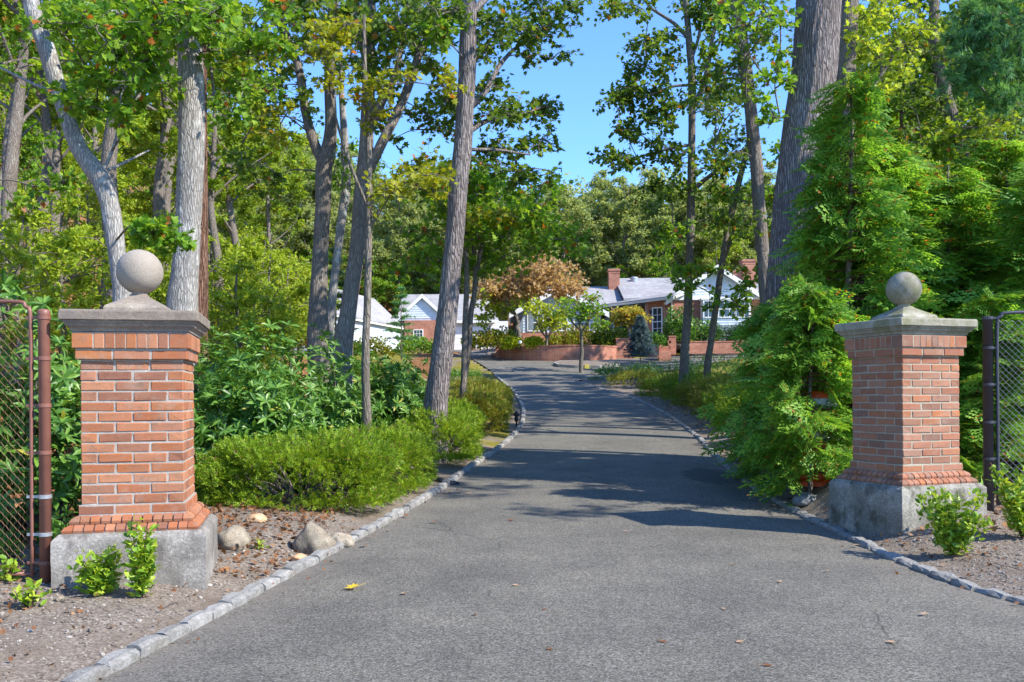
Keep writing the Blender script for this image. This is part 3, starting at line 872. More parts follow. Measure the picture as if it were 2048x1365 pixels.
def orient(n, up=.7, rand=.8, dirs=None, droop=0.0):
    """rotation matrices (n,3,3): columns x, y (leaf axis), z (normal)"""
    nrm = rng.normal(size=(n, 3)) * rand; nrm[:, 2] = np.abs(nrm[:, 2]) * .6 + up
    nrm /= np.linalg.norm(nrm, axis=1, keepdims=True)
    if dirs is None: dirs = rng.normal(size=(n, 3))
    y = dirs - droop * np.array([0, 0, 1.0])
    y = y / (np.linalg.norm(y, axis=1, keepdims=True) + 1e-9)
    x = np.cross(y, nrm); x /= np.linalg.norm(x, axis=1, keepdims=True) + 1e-9
    z = np.cross(x, y)
    return np.stack([x, y, z], -1)
def scatter(nb, tpl, pos, rot, scl, m=0):
    tv, tf = tpl
    V = pos[:, None, :] + np.einsum('nij,kj->nki', rot, tv) * scl[:, None, None]
    k = len(tv); off = (np.arange(len(pos)) * k)
    nb.add(V.reshape(-1, 3), [(f[None] + off[:, None, None]).reshape(-1, f.shape[1]) for f in tf], m)
TPL = dict(quad=T_quad(), oak=T_lobed('oak'), maple=T_lobed('maple'), star=T_star(), oval=T_oval(), twig=T_twig(), frond=T_frond(), tuft=T_tuft(), slim=T_quad(.34), wide=T_quad(.8))

def foliage(nb, clumps, leaf, size, per, mi=0, twig_m=1, twigs=7, anchors=None, sag=.25, flat=.65, lsig=.12, br_r=.012, droop=.15):
    """clumps: (n,4) centre+radius. leaves sit along twigs; branches join clumps to anchor points"""
    clumps = np.asarray(clumps, float)
    tips = []
    if anchors is not None:
        anchors = np.asarray(anchors, float)
    if anchors is not None:
        dm = np.array([np.linalg.norm(anchors - c[:3], axis=1).min() for c in clumps]); clumps = clumps[np.argsort(dm)]
    for c in clumps:
        ctr, r = c[:3], c[3]
        if anchors is not None:
            d = anchors - ctr
            cost = np.linalg.norm(d, axis=1) + np.maximum(0, d[:, 2]) * 2.2
            a = anchors[np.argmin(cost)]
            L = np.linalg.norm(ctr - a)
            if L > .05:
                mid = (a + ctr) / 2 + np.array([rng.normal() * .08 * L, rng.normal() * .08 * L, .10 * L])
                q = catmull([a, mid, ctr], 4)
                rb = br_r * (1 + L * .35); anchors = np.vstack([anchors, q[2:]])
                V, Fq = tube_arr(q, np.linspace(rb, br_r * .5, len(q)), 4); nb.add(V, Fq, twig_m)
        base = ctr
        dd = rng.normal(size=(twigs, 3)) * np.array([1, 1, flat]); dd /= np.linalg.norm(dd, axis=1, keepdims=True)
        ln = r * rng.uniform(.6, 1.25, twigs)
        k = max(1, int(per * (r / .5) ** 1.0 / twigs)) if per < 0 else max(1, per // twigs)
        for t in range(twigs):
            e = base + dd[t] * ln[t] * np.array([1, 1, .8]) + np.array([0, 0, -sag * ln[t] * .4])
            m2 = (base + e) / 2 + rng.normal(size=3) * .07 * r + np.array([0, 0, .06 * r])
            V, Fq = tube_arr(np.array([base, m2, e]), [br_r * .5, br_r * .35, br_r * .2], 3); nb.add(V, Fq, twig_m)
            s = rng.uniform(.15, 1.05, k)[:, None]
            pp = base * (1 - s) ** 2 + 2 * m2 * s * (1 - s) + e * s ** 2 + rng.normal(size=(k, 3)) * lsig * r * np.array([1, 1, .7])
            dr = dd[t][None] * .6 + rng.normal(size=(k, 3)) * .7
            tips.append((pp, dr))
    pos = np.vstack([t[0] for t in tips]); dr = np.vstack([t[1] for t in tips])
    scatter(nb, TPL[leaf], pos, orient(len(pos), .75, .55, dr, droop), size * rng.uniform(.7, 1.2, len(pos)), mi)

def make_trunk(path, rad, sides, disp, seed, m, name, off, lump=.04, flare=0.0, furrow=0, sub=8):
    p = catmull([tuple(q) for q in path], sub)
    r = np.interp(np.linspace(0, 1, len(p)), np.linspace(0, 1, len(rad)), rad)
    if flare:
        z = p[:, 2] - p[0, 2]; r = r * (1 + flare * np.exp(-z / .28))
    # finer rings
    q = np.linspace(0, 1, int(len(p) * 2.5)); t0 = np.linspace(0, 1, len(p))
    p = np.stack([np.interp(q, t0, p[:, k]) for k in range(3)], -1); r = np.interp(q, t0, r)
    V, Fq = tube_arr(p, r, sides, disp, seed, lump, furrow)
    nb = NB(); nb.add(V, Fq)
    return nb.mesh(name, [m], True, off), p
def pxpath(lst):
    """(px, py, D, width px) list -> points, radii"""
    return [P(a, b, d) for a, b, d, w in lst], [w * d / F / 2 for a, b, d, w in lst]
def px_clumps(lst):
    """(cx, cy, rx, ry, n, D, dD, clump radius m)"""
    out = []
    for cx, cy, rx_, ry_, n, D, dD, r in lst:
        for _ in range(n):
            a = rng.uniform(0, 2 * np.pi); q = math.sqrt(rng.uniform(0, 1))
            p = P(cx + rx_ * q * math.cos(a), cy + ry_ * q * math.sin(a), D + rng.uniform(-dD, dD))
            out.append((*p, r * rng.uniform(.7, 1.25)))
    return np.array(out)
def px_tree(name, label, cat, group, trunk, bark, limbs=(), clumps=(), leaf='quad', lsize=.12, per=60, lmat='leaf_oak', sides=24, disp=.035, flare=.5, furrow=0, twigs=7, extra=None, sink=.3, lump=.05, lsig=.12, dark_twig='bark_dark'):
    pts, rad = pxpath(trunk)
    b0 = pts[0]
    zg = gz(b0.x, b0.y)
    base = Vector((b0.x, b0.y, min(zg, b0.z)))
    if b0.z > zg - sink:
        pts = [Vector((b0.x, b0.y, zg - sink))] + ([b0] if b0.z - zg > .4 else []) + pts[1:]
        rad = [rad[0]] + ([rad[0]] if b0.z - zg > .4 else []) + rad[1:]
    root = empty(name, (b0.x, b0.y, zg), label, cat, group)
    off = (b0.x, b0.y, zg)
    me, tp = make_trunk(pts, rad, sides, disp, rnd.uniform(0, 9), MT[bark], 'trunk', off, lump, flare, furrow)
    link('trunk', me, root)
    anch = [tp[len(tp) // 4:]]
    for lb in limbs:
        lp, lr = pxpath(lb)
        me, q = make_trunk(lp, lr, max(10, sides // 2), disp, rnd.uniform(0, 9), MT[bark], 'limb', off, lump, 0, 0)
        link('limb', me, root); anch.append(q[len(q) // 5:])
    if len(clumps):
        nb = NB()
        foliage(nb, px_clumps(clumps), leaf, lsize, per, 0, 1, twigs, np.vstack(anch), lsig=lsig)
        if extra:
            foliage(nb, px_clumps(extra[0]), extra[1], extra[2], extra[3], 2, 1, twigs, np.vstack(anch), lsig=lsig)
        mats = [MT[lmat], MT[dark_twig]] + ([MT[extra[4]]] if extra else [])
        link('crown', nb.mesh('crown', mats, False, off), root)
    return root
# ------------------------------------------------------------ the named trees near the drive
LT = 'trees beside the drive'
px_tree('oak_tree', 'pale grey tree with a crooked leaning trunk rising behind the left stone ball', 'tree', LT,
        [(246, 600, 11.5, 38), (241, 560, 11.5, 35), (233, 500, 11.5, 33), (222, 425, 11.5, 34), (203, 362, 11.5, 40), (182, 332, 11.5, 37), (154, 290, 11.5, 32), (130, 225, 11.5, 30), (112, 160, 11.5, 32), (92, 95, 11.5, 33), (69, 30, 11.5, 32), (50, -60, 11.5, 30), (30, -200, 11.5, 30)],
        'bark_grey', limbs=[[(205, 345, 11.5, 8), (225, 300, 11.6, 6), (240, 240, 11.8, 5), (245, 190, 12, 3)], [(205, 345, 11.5, 8), (250, 325, 11.7, 6), (300, 300, 12, 3)], [(118, 190, 11.5, 8), (60, 165, 11.6, 6), (-10, 130, 11.8, 4)]],
        clumps=[(270, 40, 190, 50, 24, 10.8, .8, .40), (230, 130, 60, 40, 8, 11.2, .5, .3), (190, 190, 50, 40, 6, 11.2, .5, .28), (320, 120, 60, 50, 7, 11.4, .7, .30), (230, 220, 40, 30, 3, 11.2, .5, .25), (60, 100, 90, 120, 14, 14, 1.5, .42), (60, 330, 90, 90, 8, 15, 1.5, .4), (310, 485, 50, 36, 7, 9.8, .3, .22)],
        leaf='maple', lsize=.098, per=60, lmat='leaf_maple', sides=44, disp=.03, flare=.2)
px_tree('oak_tree', 'thick pale grey trunk standing straight behind the left gate pier', 'tree', LT,
        [(364, 640, 12.2, 60), (368, 560, 12.2, 53), (375, 470, 12.2, 50), (380, 380, 12.2, 51), (383, 280, 12.2, 52), (384, 190, 12.2, 51), (381, 100, 12.2, 48), (378, 60, 12.2, 50), (376, 10, 12.2, 38), (372, -100, 12.2, 38), (370, -300, 12.2, 30)],
        'bark_grey', limbs=[[(386, 80, 12.2, 26), (410, 20, 12.3, 20), (430, -60, 12.4, 14)], [(300, 30, 12.2, 10), (200, 20, 12.0, 10), (120, -20, 11.8, 12)]],
        clumps=[(330, 10, 120, 40, 12, 11.2, .8, .38), (470, 60, 100, 60, 12, 13, 1.2, .42), (500, 190, 70, 60, 7, 14, 1.2, .4)],
        leaf='maple', lsize=.098, per=60, lmat='leaf_maple', sides=52, disp=.035, flare=.35)
px_tree('cedar_tree', 'brown stringy trunk half hidden behind the thick pale trunk', 'tree', LT,
        [(398, 640, 12.9, 36), (400, 540, 12.9, 32), (402, 420, 12.9, 26), (402, 250, 12.9, 22), (400, 80, 12.9, 26), (396, -100, 12.9, 22)],
        'bark_brown', sides=28, disp=.05)
px_tree('oak_tree', 'forked dark grey tree left of the drive with two stems like a tuning fork', 'tree', LT,
        [(637, 690, 17, 44), (636, 610, 17, 36), (640, 520, 17, 31), (645, 420, 17, 30), (648, 340, 17, 34), (655, 310, 17, 31), (662, 250, 17, 24), (660, 160, 17, 22), (664, 60, 17, 19), (672, -60, 17, 22), (680, -250, 17, 16)],
        'bark_mid', limbs=[[(650, 330, 17, 24), (630, 290, 17, 20), (612, 230, 17, 18), (600, 150, 17, 17), (585, 100, 17.1, 15), (560, 30, 17.2, 12), (540, -60, 17.3, 8)]],
        clumps=[(560, 60, 110, 90, 20, 17, 1.5, .5), (640, 20, 80, 50, 12, 16, 1.0, .5), (540, 190, 80, 50, 10, 17.5, 1.0, .45), (700, 90, 50, 90, 8, 18, 1.0, .45), (520, 330, 90, 40, 6, 18.5, 1, .4)],
        leaf='star', lsize=.13, per=50, lmat='leaf_oak', sides=32, disp=.035, flare=.2,
        extra=([(500, 110, 60, 40, 5, 15.4, .5, .35), (560, 240, 60, 40, 4, 15.4, .5, .35)], 'star', .12, 36, 'leaf_gold'))
px_tree('oak_tree', 'slim pale stem leaning right beside the forked tree', 'tree', LT,
        [(657, 690, 18.2, 22), (664, 600, 18.2, 18), (676, 500, 18.3, 16), (686, 420, 18.4, 18), (692, 380, 18.5, 20), (690, 300, 18.5, 16), (684, 200, 18.5, 12), (680, 80, 18.5, 8)],
        'bark_grey', sides=18, disp=.03, flare=.1, clumps=[(700, 330, 60, 50, 9, 18.5, .8, .4)], leaf='quad', lsize=.12, per=50, lmat='leaf_maple')
px_tree('oak_tree', 'tall grey tree with limbs sweeping up to the right, between forked tree and drive', 'tree', LT,
        [(686, 705, 15.5, 40), (695, 630, 15.5, 33), (706, 560, 15.5, 32), (717, 480, 15.5, 32), (723, 400, 15.5, 31), (730, 330, 15.5, 31), (734, 260, 15.5, 26), (737, 160, 15.5, 25), (738, 50, 15.5, 24), (740, -80, 15.5, 26), (742, -260, 15.5, 18)],
        'bark_mid', limbs=[[(735, 345, 15.5, 22), (752, 310, 15.5, 21), (775, 265, 15.5, 20), (800, 215, 15.6, 18), (822, 160, 15.7, 17), (838, 110, 15.7, 16), (862, 60, 15.8, 16), (880, -20, 16, 12)], [(745, 240, 15.5, 22), (770, 190, 15.5, 18), (790, 150, 15.6, 12), (810, 60, 15.8, 8), (820, -20, 16, 6)], [(735, 120, 15.5, 20), (715, 60, 15.4, 14), (700, -20, 15.3, 10)]],
        clumps=[(790, 90, 100, 90, 24, 16, 1.5, .48), (870, 160, 60, 80, 9, 16.5, 1, .42), (720, 20, 80, 50, 12, 15, 1, .48), (820, 30, 90, 45, 14, 15, 1, .46), (800, 250, 70, 40, 6, 17, .8, .35)],
        leaf='star', lsize=.125, per=46, lmat='leaf_oak', sides=36, disp=.035, flare=.25)
px_tree('maple_sapling', 'thin dark sapling with golden leaves standing at the back of the clipped hedge', 'tree', LT,
        [(734, 850, 13.6, 20), (732, 790, 13.6, 17), (731, 700, 13.6, 16), (735, 600, 13.6, 15), (737, 500, 13.6, 14), (738, 400, 13.6, 13), (737, 280, 13.6, 12), (730, 150, 13.6, 9), (728, 30, 13.6, 6)],
        'bark_dark', sides=14, disp=.02, flare=.2, limbs=[[(737, 420, 13.6, 7), (690, 300, 13.4, 6), (660, 180, 13.2, 4), (655, 90, 13.1, 3)], [(737, 460, 13.6, 7), (790, 380, 13.4, 5), (850, 350, 13.2, 3)]],
        clumps=[(650, 60, 50, 40, 8, 13, .5, .30), (665, 135, 50, 40, 7, 13, .5, .30), (810, 365, 90, 30, 11, 13, .7, .30), (780, 165, 60, 30, 5, 13, .4, .28), (740, 215, 50, 40, 4, 13, .4, .28), (880, 160, 40, 30, 3, 13, .4, .28)],
        leaf='star', lsize=.10, per=40, lmat='leaf_gold')
px_tree('oak_tree', 'tall straight grey tree leaning slightly beside the left edge of the drive', 'tree', LT,
        [(872, 830, 14.5, 48), (878, 760, 14.5, 43), (887, 690, 14.5, 41), (896, 620, 14.5, 39), (902, 550, 14.5, 37), (911, 450, 14.5, 36), (919, 350, 14.5, 36), (925, 290, 14.5, 35), (930, 220, 14.5, 34), (934, 150, 14.5, 34), (936, 60, 14.5, 33), (938, -60, 14.5, 30), (944, -300, 14.5, 28)],
        'bark_oak', sides=48, disp=.03, flare=.22, furrow=9,
        limbs=[[(926, 230, 14.5, 14), (970, 185, 15, 11), (1000, 130, 15.4, 9), (1040, 90, 15.8, 6), (1090, 65, 16, 4)], [(930, 270, 14.6, 10), (980, 240, 15, 8), (1040, 230, 15.5, 5), (1110, 205, 16, 3)], [(938, 30, 14.5, 16), (980, -10, 15, 12), (1040, -60, 15.5, 8)], [(925, 300, 14.6, 8), (990, 300, 15, 6), (1060, 310, 15.4, 3)]],
        clumps=[(1040, 40, 70, 45, 15, 15.8, .7, .36), (1120, 30, 50, 45, 9, 16, .6, .30), (1100, 110, 50, 30, 5, 16, .5, .28), (1000, 130, 50, 50, 7, 15.6, .5, .32), (980, 220, 50, 50, 9, 15.3, .6, .34), (1050, 220, 50, 35, 8, 15.8, .5, .30), (1100, 215, 25, 20, 3, 16, .3, .25), (1010, 310, 60, 40, 10, 15.5, .6, .33), (1080, 290, 45, 25, 6, 16, .5, .28), (1060, 350, 50, 20, 5, 16, .5, .25), (960, 40, 50, 50, 9, 15, .8, .34), (880, 30, 60, 40, 10, 13.5, .5, .36), (890, 210, 40, 70, 8, 15.5, .5, .32)],
        leaf='star', lsize=.11, per=36, lmat='leaf_oak', twigs=6,
        extra=([(870, 60, 40, 30, 5, 13.4, .3, .3)], 'star', .12, 36, 'leaf_maple'))
px_tree('maple_tree', 'twin stemmed young maple with spreading green crown beside the hedge', 'tree', LT,
        [(926, 800, 20, 14), (928, 740, 20, 12), (930, 650, 20, 11), (934, 560, 20, 11), (930, 480, 20, 10), (925, 400, 20, 8)],
        'bark_mid', sides=12, disp=.03, flare=.2,
        limbs=[[(927, 770, 20.2, 12), (938, 700, 20.2, 11), (940, 640, 20.2, 12), (950, 580, 20.2, 10), (962, 500, 20.2, 9), (985, 430, 20.4, 6)], [(946, 600, 20.2, 8), (950, 540, 20.2, 8), (944, 470, 20.2, 6)]],
        clumps=[(1000, 400, 110, 45, 34, 20, 1.4, .55), (1010, 470, 100, 50, 28, 20, 1.4, .5), (880, 440, 90, 70, 24, 20.5, 1.4, .5), (930, 350, 90, 30, 14, 20.5, 1.4, .5), (860, 530, 60, 40, 9, 20.5, 1.2, .45), (980, 530, 50, 25, 6, 20.5, 1.0, .4), (1110, 480, 60, 25, 8, 20, .8, .35)],
        leaf='star', lsize=.15, per=48, lmat='leaf_maple',
        extra=([(960, 435, 60, 14, 8, 19, .5, .3), (850, 345, 60, 25, 7, 18.8, .5, .35)], 'star', .14, 40, 'leaf_gold'))
RT = 'trees right of the drive'
px_tree('oak_tree', 'slender straight dark tree on the mossy lawn right of the drive', 'tree', RT,
        [(1368, 748, 28, 20), (1371, 690, 28, 17), (1376, 610, 28, 17), (1379, 520, 28, 16), (1382, 430, 28, 16), (1383, 340, 28, 15), (1384, 250, 28, 14), (1384, 160, 28, 16), (1378, 80, 28, 13), (1370, -20, 28, 11), (1366, -120, 28, 8)],
        'bark_dark', sides=20, disp=.035, flare=.25,
        limbs=[[(1384, 215, 28, 14), (1400, 190, 28, 12), (1415, 140, 28, 10), (1424, 80, 28, 8), (1440, 20, 28, 6), (1450, -40, 28, 4)], [(1382, 385, 28, 12), (1410, 360, 27.8, 9), (1450, 330, 27.5, 7), (1490, 300, 27, 5)], [(1376, 75, 28, 9), (1345, 45, 28, 7), (1300, 15, 28.4, 5), (1290, -5, 28.5, 4)], [(1383, 170, 28, 6), (1340, 175, 28, 5), (1280, 200, 28, 3)], [(1382, 290, 28, 6), (1330, 300, 28, 5), (1260, 320, 28, 3)], [(1383, 120, 28, 7), (1398, 70, 28, 6), (1404, 0, 28, 4)]],
        clumps=[(1260, 15, 60, 15, 7, 28, 1.2, .5), (1310, 90, 45, 35, 9, 28, 1, .55), (1300, 150, 45, 35, 8, 28, 1, .5), (1260, 180, 40, 25, 7, 28, 1, .5), (1240, 215, 30, 25, 5, 28, 1, .45), (1330, 210, 50, 30, 9, 28, 1, .5), (1300, 260, 60, 25, 9, 28, 1, .5), (1245, 320, 50, 15, 7, 28, 1, .45), (1330, 310, 50, 30, 8, 28, 1, .5), (1440, 60, 45, 60, 13, 28, 1.3, .6), (1430, 200, 50, 50, 9, 28, 1.3, .55), (1450, 310, 50, 50, 10, 28, 1.3, .55), (1345, 390, 60, 30, 8, 28, 1.5, .5), (1440, 410, 45, 40, 8, 28, 1.5, .5), (1340, 470, 40, 25, 3, 28, 1.5, .45), (1400, 20, 60, 30, 8, 28, 1.2, .55), (1400, 130, 40, 40, 5, 28, 1, .5)],
        leaf='wide', lsize=.16, per=64, lmat='leaf_oak', twigs=8)
px_tree('oak_tree', 'thin dark tree leaning right beside the slender straight one', 'tree', RT,
        [(1414, 742, 29, 15), (1421, 690, 29, 13), (1431, 620, 29, 13), (1441, 550, 29, 13), (1452, 480, 29, 12), (1466, 410, 29, 14), (1484, 340, 29, 12), (1500, 270, 29, 9)],
        'bark_dark', sides=16, disp=.03, flare=.3, limbs=[[(1448, 520, 29, 8), (1462, 480, 29, 6), (1470, 440, 29, 4)]],
        clumps=[(1470, 420, 40, 60, 10, 29, 1, .5), (1400, 555, 60, 25, 9, 27, .8, .36), (1450, 600, 40, 25, 6, 27, .8, .33), (1490, 560, 25, 20, 4, 27, .8, .33), (1360, 480, 50, 25, 5, 27, .8, .4)],
        leaf='wide', lsize=.15, per=50, lmat='leaf_maple')
px_tree('oak_tree', 'massive furrowed grey oak trunk rising behind the arborvitae on the right', 'tree', RT,
        [(1536, 935, 14, 96), (1548, 860, 14, 88), (1560, 760, 14, 84), (1570, 660, 14, 83), (1577, 570, 14, 83), (1586, 460, 14, 83), (1598, 350, 14, 83), (1613, 250, 14, 85), (1628, 150, 14, 86), (1634, 70, 14, 87), (1640, -20, 14, 86), (1652, -160, 14, 80), (1670, -420, 14, 60)],
        'bark_oak', sides=90, disp=.028, flare=.35, furrow=14, lump=.02,
        clumps=[(1500, 40, 60, 50, 9, 13.2, .5, .30), (1550, 130, 30, 50, 4, 13.4, .4, .24), (1530, 230, 30, 40, 3, 13.4, .4, .22)],
        leaf='maple', lsize=.10, per=36, lmat='leaf_maple')
px_tree('oak_tree', 'rough brown trunk standing just left of the massive oak', 'tree', RT,
        [(1540, 760, 19, 30), (1536, 660, 19, 27), (1530, 560, 19, 25), (1521, 450, 19, 25), (1516, 370, 19, 25), (1510, 300, 19, 25), (1500, 210, 19, 25), (1487, 110, 19, 26), (1476, 30, 19, 25), (1466, -60, 19, 30), (1450, -250, 19, 24)],
        'bark_mid', sides=32, disp=.05, flare=.2, lump=.07,
        clumps=[(1480, 160, 50, 60, 8, 18, 1, .42), (1450, 250, 60, 70, 10, 19, 1.5, .45), (1530, 40, 50, 50, 8, 17, 1, .45), (1480, 420, 40, 50, 5, 19, 1, .4)],
        leaf='star', lsize=.12, per=46, lmat='leaf_oak')
px_tree('oak_tree', 'grey trunk partly hidden behind the massive oak and the arborvitae', 'tree', RT,
        [(1715, 700, 17, 50), (1712, 600, 17, 44), (1700, 480, 17, 42), (1690, 350, 17, 40), (1688, 200, 17, 40), (1695, 60, 17, 38), (1705, -80, 17, 34), (1720, -300, 17, 24)],
        'bark_mid', sides=30, disp=.04, flare=.2,
        limbs=[[(1692, 230, 17, 12), (1740, 180, 17, 9), (1790, 110, 17, 6), (1830, 60, 17, 4)], [(1690, 350, 17, 10), (1740, 270, 17.3, 8), (1760, 180, 17.5, 6), (1764, 120, 17.6, 5)]],
        clumps=[(1760, 60, 90, 60, 20, 16.5, 1, .45), (1720, 160, 50, 50, 8, 16.5, 1, .4), (1790, 150, 60, 30, 6, 17.5, 1, .35)],
        leaf='star', lsize=.12, per=44, lmat='leaf_yellowgreen')
px_tree('oak_tree', 'dark limbed tree forking high at the upper right above the arborvitae', 'tree', RT,
        [(1960, 640, 21, 30), (1945, 480, 21, 28), (1932, 360, 21, 28), (1920, 290, 21, 27), (1900, 220, 21, 26), (1882, 160, 21, 24), (1872, 100, 21, 23), (1868, 20, 21, 20), (1864, -100, 21, 16)],
        'bark_dark', sides=20, disp=.04, flare=.1,
        limbs=[[(1876, 130, 21, 16), (1860, 70, 21, 13), (1840, 30, 21, 10), (1820, -20, 21, 8)], [(1890, 190, 21, 14), (1912, 150, 21, 10), (1935, 120, 21, 6)]],
        clumps=[(1830, 130, 60, 90, 20, 21, 1.5, .5), (1900, 60, 70, 60, 16, 20, 1.5, .5), (1860, 250, 70, 70, 20, 21.5, 1.5, .5), (1960, 300, 80, 70, 22, 20, 1.5, .5), (1960, 420, 80, 70, 22, 20, 1.5, .5), (1850, 370, 60, 60, 16, 22, 1.5, .5), (2030, 230, 50, 80, 12, 20, 1.5, .5)],
        leaf='star', lsize=.13, per=48, lmat='leaf_oak',
        extra=([(1920, 360, 60, 50, 14, 18.5, .7, .4), (2010, 400, 50, 60, 12, 18.5, .7, .4), (1950, 250, 60, 40, 8, 18.5, .7, .4), (1800, 330, 40, 40, 5, 18.5, .7, .35)], 'star', .12, 40, 'leaf_yellowgreen'))
px_tree('pine_tree', 'soft blue green pine boughs hanging in at the top right corner', 'tree', None,
        [(2120, 700, 13, 44), (2110, 400, 13, 38), (2105, 100, 13, 32), (2100, -200, 13, 22)], 'bark_brown', sides=24,
        limbs=[[(2108, 200, 13, 14), (2040, 150, 12.6, 9), (1970, 120, 12.2, 6), (1900, 130, 12, 3)], [(2108, 60, 13, 14), (2040, 30, 12.6, 9), (1960, 30, 12.2, 5)]],
        clumps=[(1970, 100, 90, 40, 18, 12.2, .4, .30), (1990, 30, 70, 40, 13, 12.4, .4, .30), (2030, 170, 40, 40, 8, 12.3, .4, .28), (1920, 150, 50, 25, 6, 12, .3, .24)],
        leaf='tuft', lsize=.15, per=70, lmat='needle_pine')
# high crown of the big trees, above the frame, shading the drive
def high_crown(root_label, axis_pts, clumps, leafm, per=60, lsize=.2):
    nb = NB()
    root = [o for o in bpy.data.objects if o.get('label') == root_label][0]
    foliage(nb, clumps, 'wide', lsize, per, 0, 1, 7, np.array(axis_pts))
    link('upper_crown', nb.mesh('upper_crown', [MT[leafm], MT['bark_dark']], False, tuple(root.location)), root)
def blob(c, s, n, r):
    return np.column_stack([rng.normal(size=(n, 3)) * np.array(s) + np.array(c), rng.uniform(.7, 1.3, n) * r])
high_crown('massive furrowed grey oak trunk rising behind the arborvitae on the right', [(4.6, 14, 7), (4.8, 14, 9), (5, 14, 11), (7, 15, 12)], blob((6.5, 15.5, 12), (2.2, 2.2, 1.2), 30, .8), 'leaf_oak')
high_crown('rough brown trunk standing just left of the massive oak', [(4.6, 19, 9), (4.4, 19, 12)], blob((6, 20.5, 13.5), (2.5, 2.5, 1.0), 26, .8), 'leaf_oak')
high_crown('grey trunk partly hidden behind the massive oak and the arborvitae', [(6.2, 17, 8), (6.4, 17, 11)], blob((10, 18.5, 12), (2.2, 2.4, 1.2), 26, .8), 'leaf_oak')

tb = NB(); V, Fq = tube_arr(catmull([(0, 0, -.4), (-.1, .1, 3), (-.4, 0, 6), (-.8, 0, 9)], 6), np.linspace(.24, .08, 19), 18, .03, 2, .05); tb.add(V, Fq)
ot = empty('oak_tree', (10.2, 8.4, gz(10.2, 8.4)), 'oak beyond the right edge of the photo whose thin crown dapples the drive', 'tree', RT)
link('trunk', tb.mesh('trunk', [MT['bark_oak']], True), ot)
nb = NB(); cl_ = blob((-1.7, .2, 8.2), (.8, 1.9, .5), 17, .62); cl_[:, 1] = np.maximum(cl_[:, 1], -2.6)
foliage(nb, cl_, 'wide', .16, 56, 0, 1, 7, np.array([(-.4, 0, 6), (-.6, 0, 7.5), (-.8, 0, 9)]))
link('crown', nb.mesh('crown', [MT['leaf_oak'], MT['bark_dark']]), ot)

# ------------------------------------------------------------ forest, copied trees
def protos(kind, seed):
    """one forest tree at the origin: (trunk mesh, crown mesh)"""
    r = np.random.default_rng(seed)
    if kind == 'tall':
        H, base, rx, n, per, bark, lm, ls = 15.0, .46, 2.7, 52, 150, 'bark_mid', 'leaf_forest', .19
    elif kind == 'yellow':
        H, base, rx, n, per, bark, lm, ls = 9.0, .25, 2.5, 46, 150, 'bark_grey', 'leaf_yellowgreen', .17
    elif kind == 'far':
        H, base, rx, n, per, bark, lm, ls = 15.0, .12, 4.2, 90, 300, 'bark_mid', 'leaf_far_hazed', .23
    elif kind == 'sapling':
        H, base, rx, n, per, bark, lm, ls = 4.6, .14, 1.5, 34, 110, 'bark_dark', 'leaf_yellowgreen', .13
    else:
        H, base, rx, n, per, bark, lm, ls = 11.0, .22, 2.6, 60, 140, 'bark_dark', 'leaf_maple', .18
    k = 9
    zz = np.linspace(-.6, H * .93, k); w = np.cumsum(r.normal(size=(k, 2)) * .16 * H / 15, axis=0)
    path = np.column_stack([w - w[0], zz])
    rad = np.linspace(.019 * H ** .95, .02, k)
    nb = NB(); q = catmull(path, 5); V, Fq = tube_arr(q, np.interp(np.linspace(0, 1, len(q)), np.linspace(0, 1, k), rad), 12, .04, seed, .06); nb.add(V, Fq)
    anch = [q[len(q) // 4:]]
    for b in range(6):
        i0 = r.integers(int(len(q) * .35), int(len(q) * .85)); a = r.uniform(0, 6.28); L = rx * r.uniform(.5, .9)
        s0 = q[i0]; e = s0 + np.array([math.cos(a) * L, math.sin(a) * L, L * r.uniform(.5, 1.1)])
        lp = catmull([s0, (s0 + e) / 2 + r.normal(size=3) * .15, e], 4); V, Fq = tube_arr(lp, np.linspace(.05, .015, len(lp)) * H / 12, 7); nb.add(V, Fq); anch.append(lp)
    tm = nb.mesh('trunk', [MT[bark]], True)
    cz0 = H * (base + 1) / 2; hz = H * (1 - base) / 2
    cl = []
    while len(cl) < n:
        p = r.uniform(-1, 1, 3); d = np.linalg.norm(p)
        if d > 1 or d < .35: continue
        wob = 1 + .25 * math.sin(3 * math.atan2(p[1], p[0]) + seed) * math.cos(2.5 * p[2] + seed)
        fx = rx * wob * (1 - .35 * max(0, p[2]))
        cl.append((p[0] * fx, p[1] * fx, cz0 + p[2] * hz, r.uniform(.5, 1.0) * (.62 if kind != 'sapling' else .4) * (1.7 if kind == 'far' else 1)))
    nb = NB(); foliage(nb, cl, 'wide' if kind != 'sapling' else 'quad', ls, per, 0, 1, 6, np.vstack(anch), lsig=.22, br_r=.012)
    return tm, nb.mesh('crown', [MT[lm], MT[bark]]), H
PR = {k: [protos(k, s * 11 + len(k)) for s in range(nv)] for k, nv in (('tall', 3), ('yellow', 2), ('far', 3), ('sapling', 2), ('green', 2))}
def plant(kind, x, y, s, label, group, name='forest_tree', cat='tree', z=None, rz=None):
    tm, cm, H = PR[kind][rnd.randrange(len(PR[kind]))]
    r = empty(name, (x, y, gz(x, y) if z is None else z), label, cat, group, rnd.uniform(0, 6.28) if rz is None else rz)
    r.scale = (s * rnd.uniform(.9, 1.1), s * rnd.uniform(.9, 1.1), s)
    link('trunk', tm, r); link('crown', cm, r)
    return r
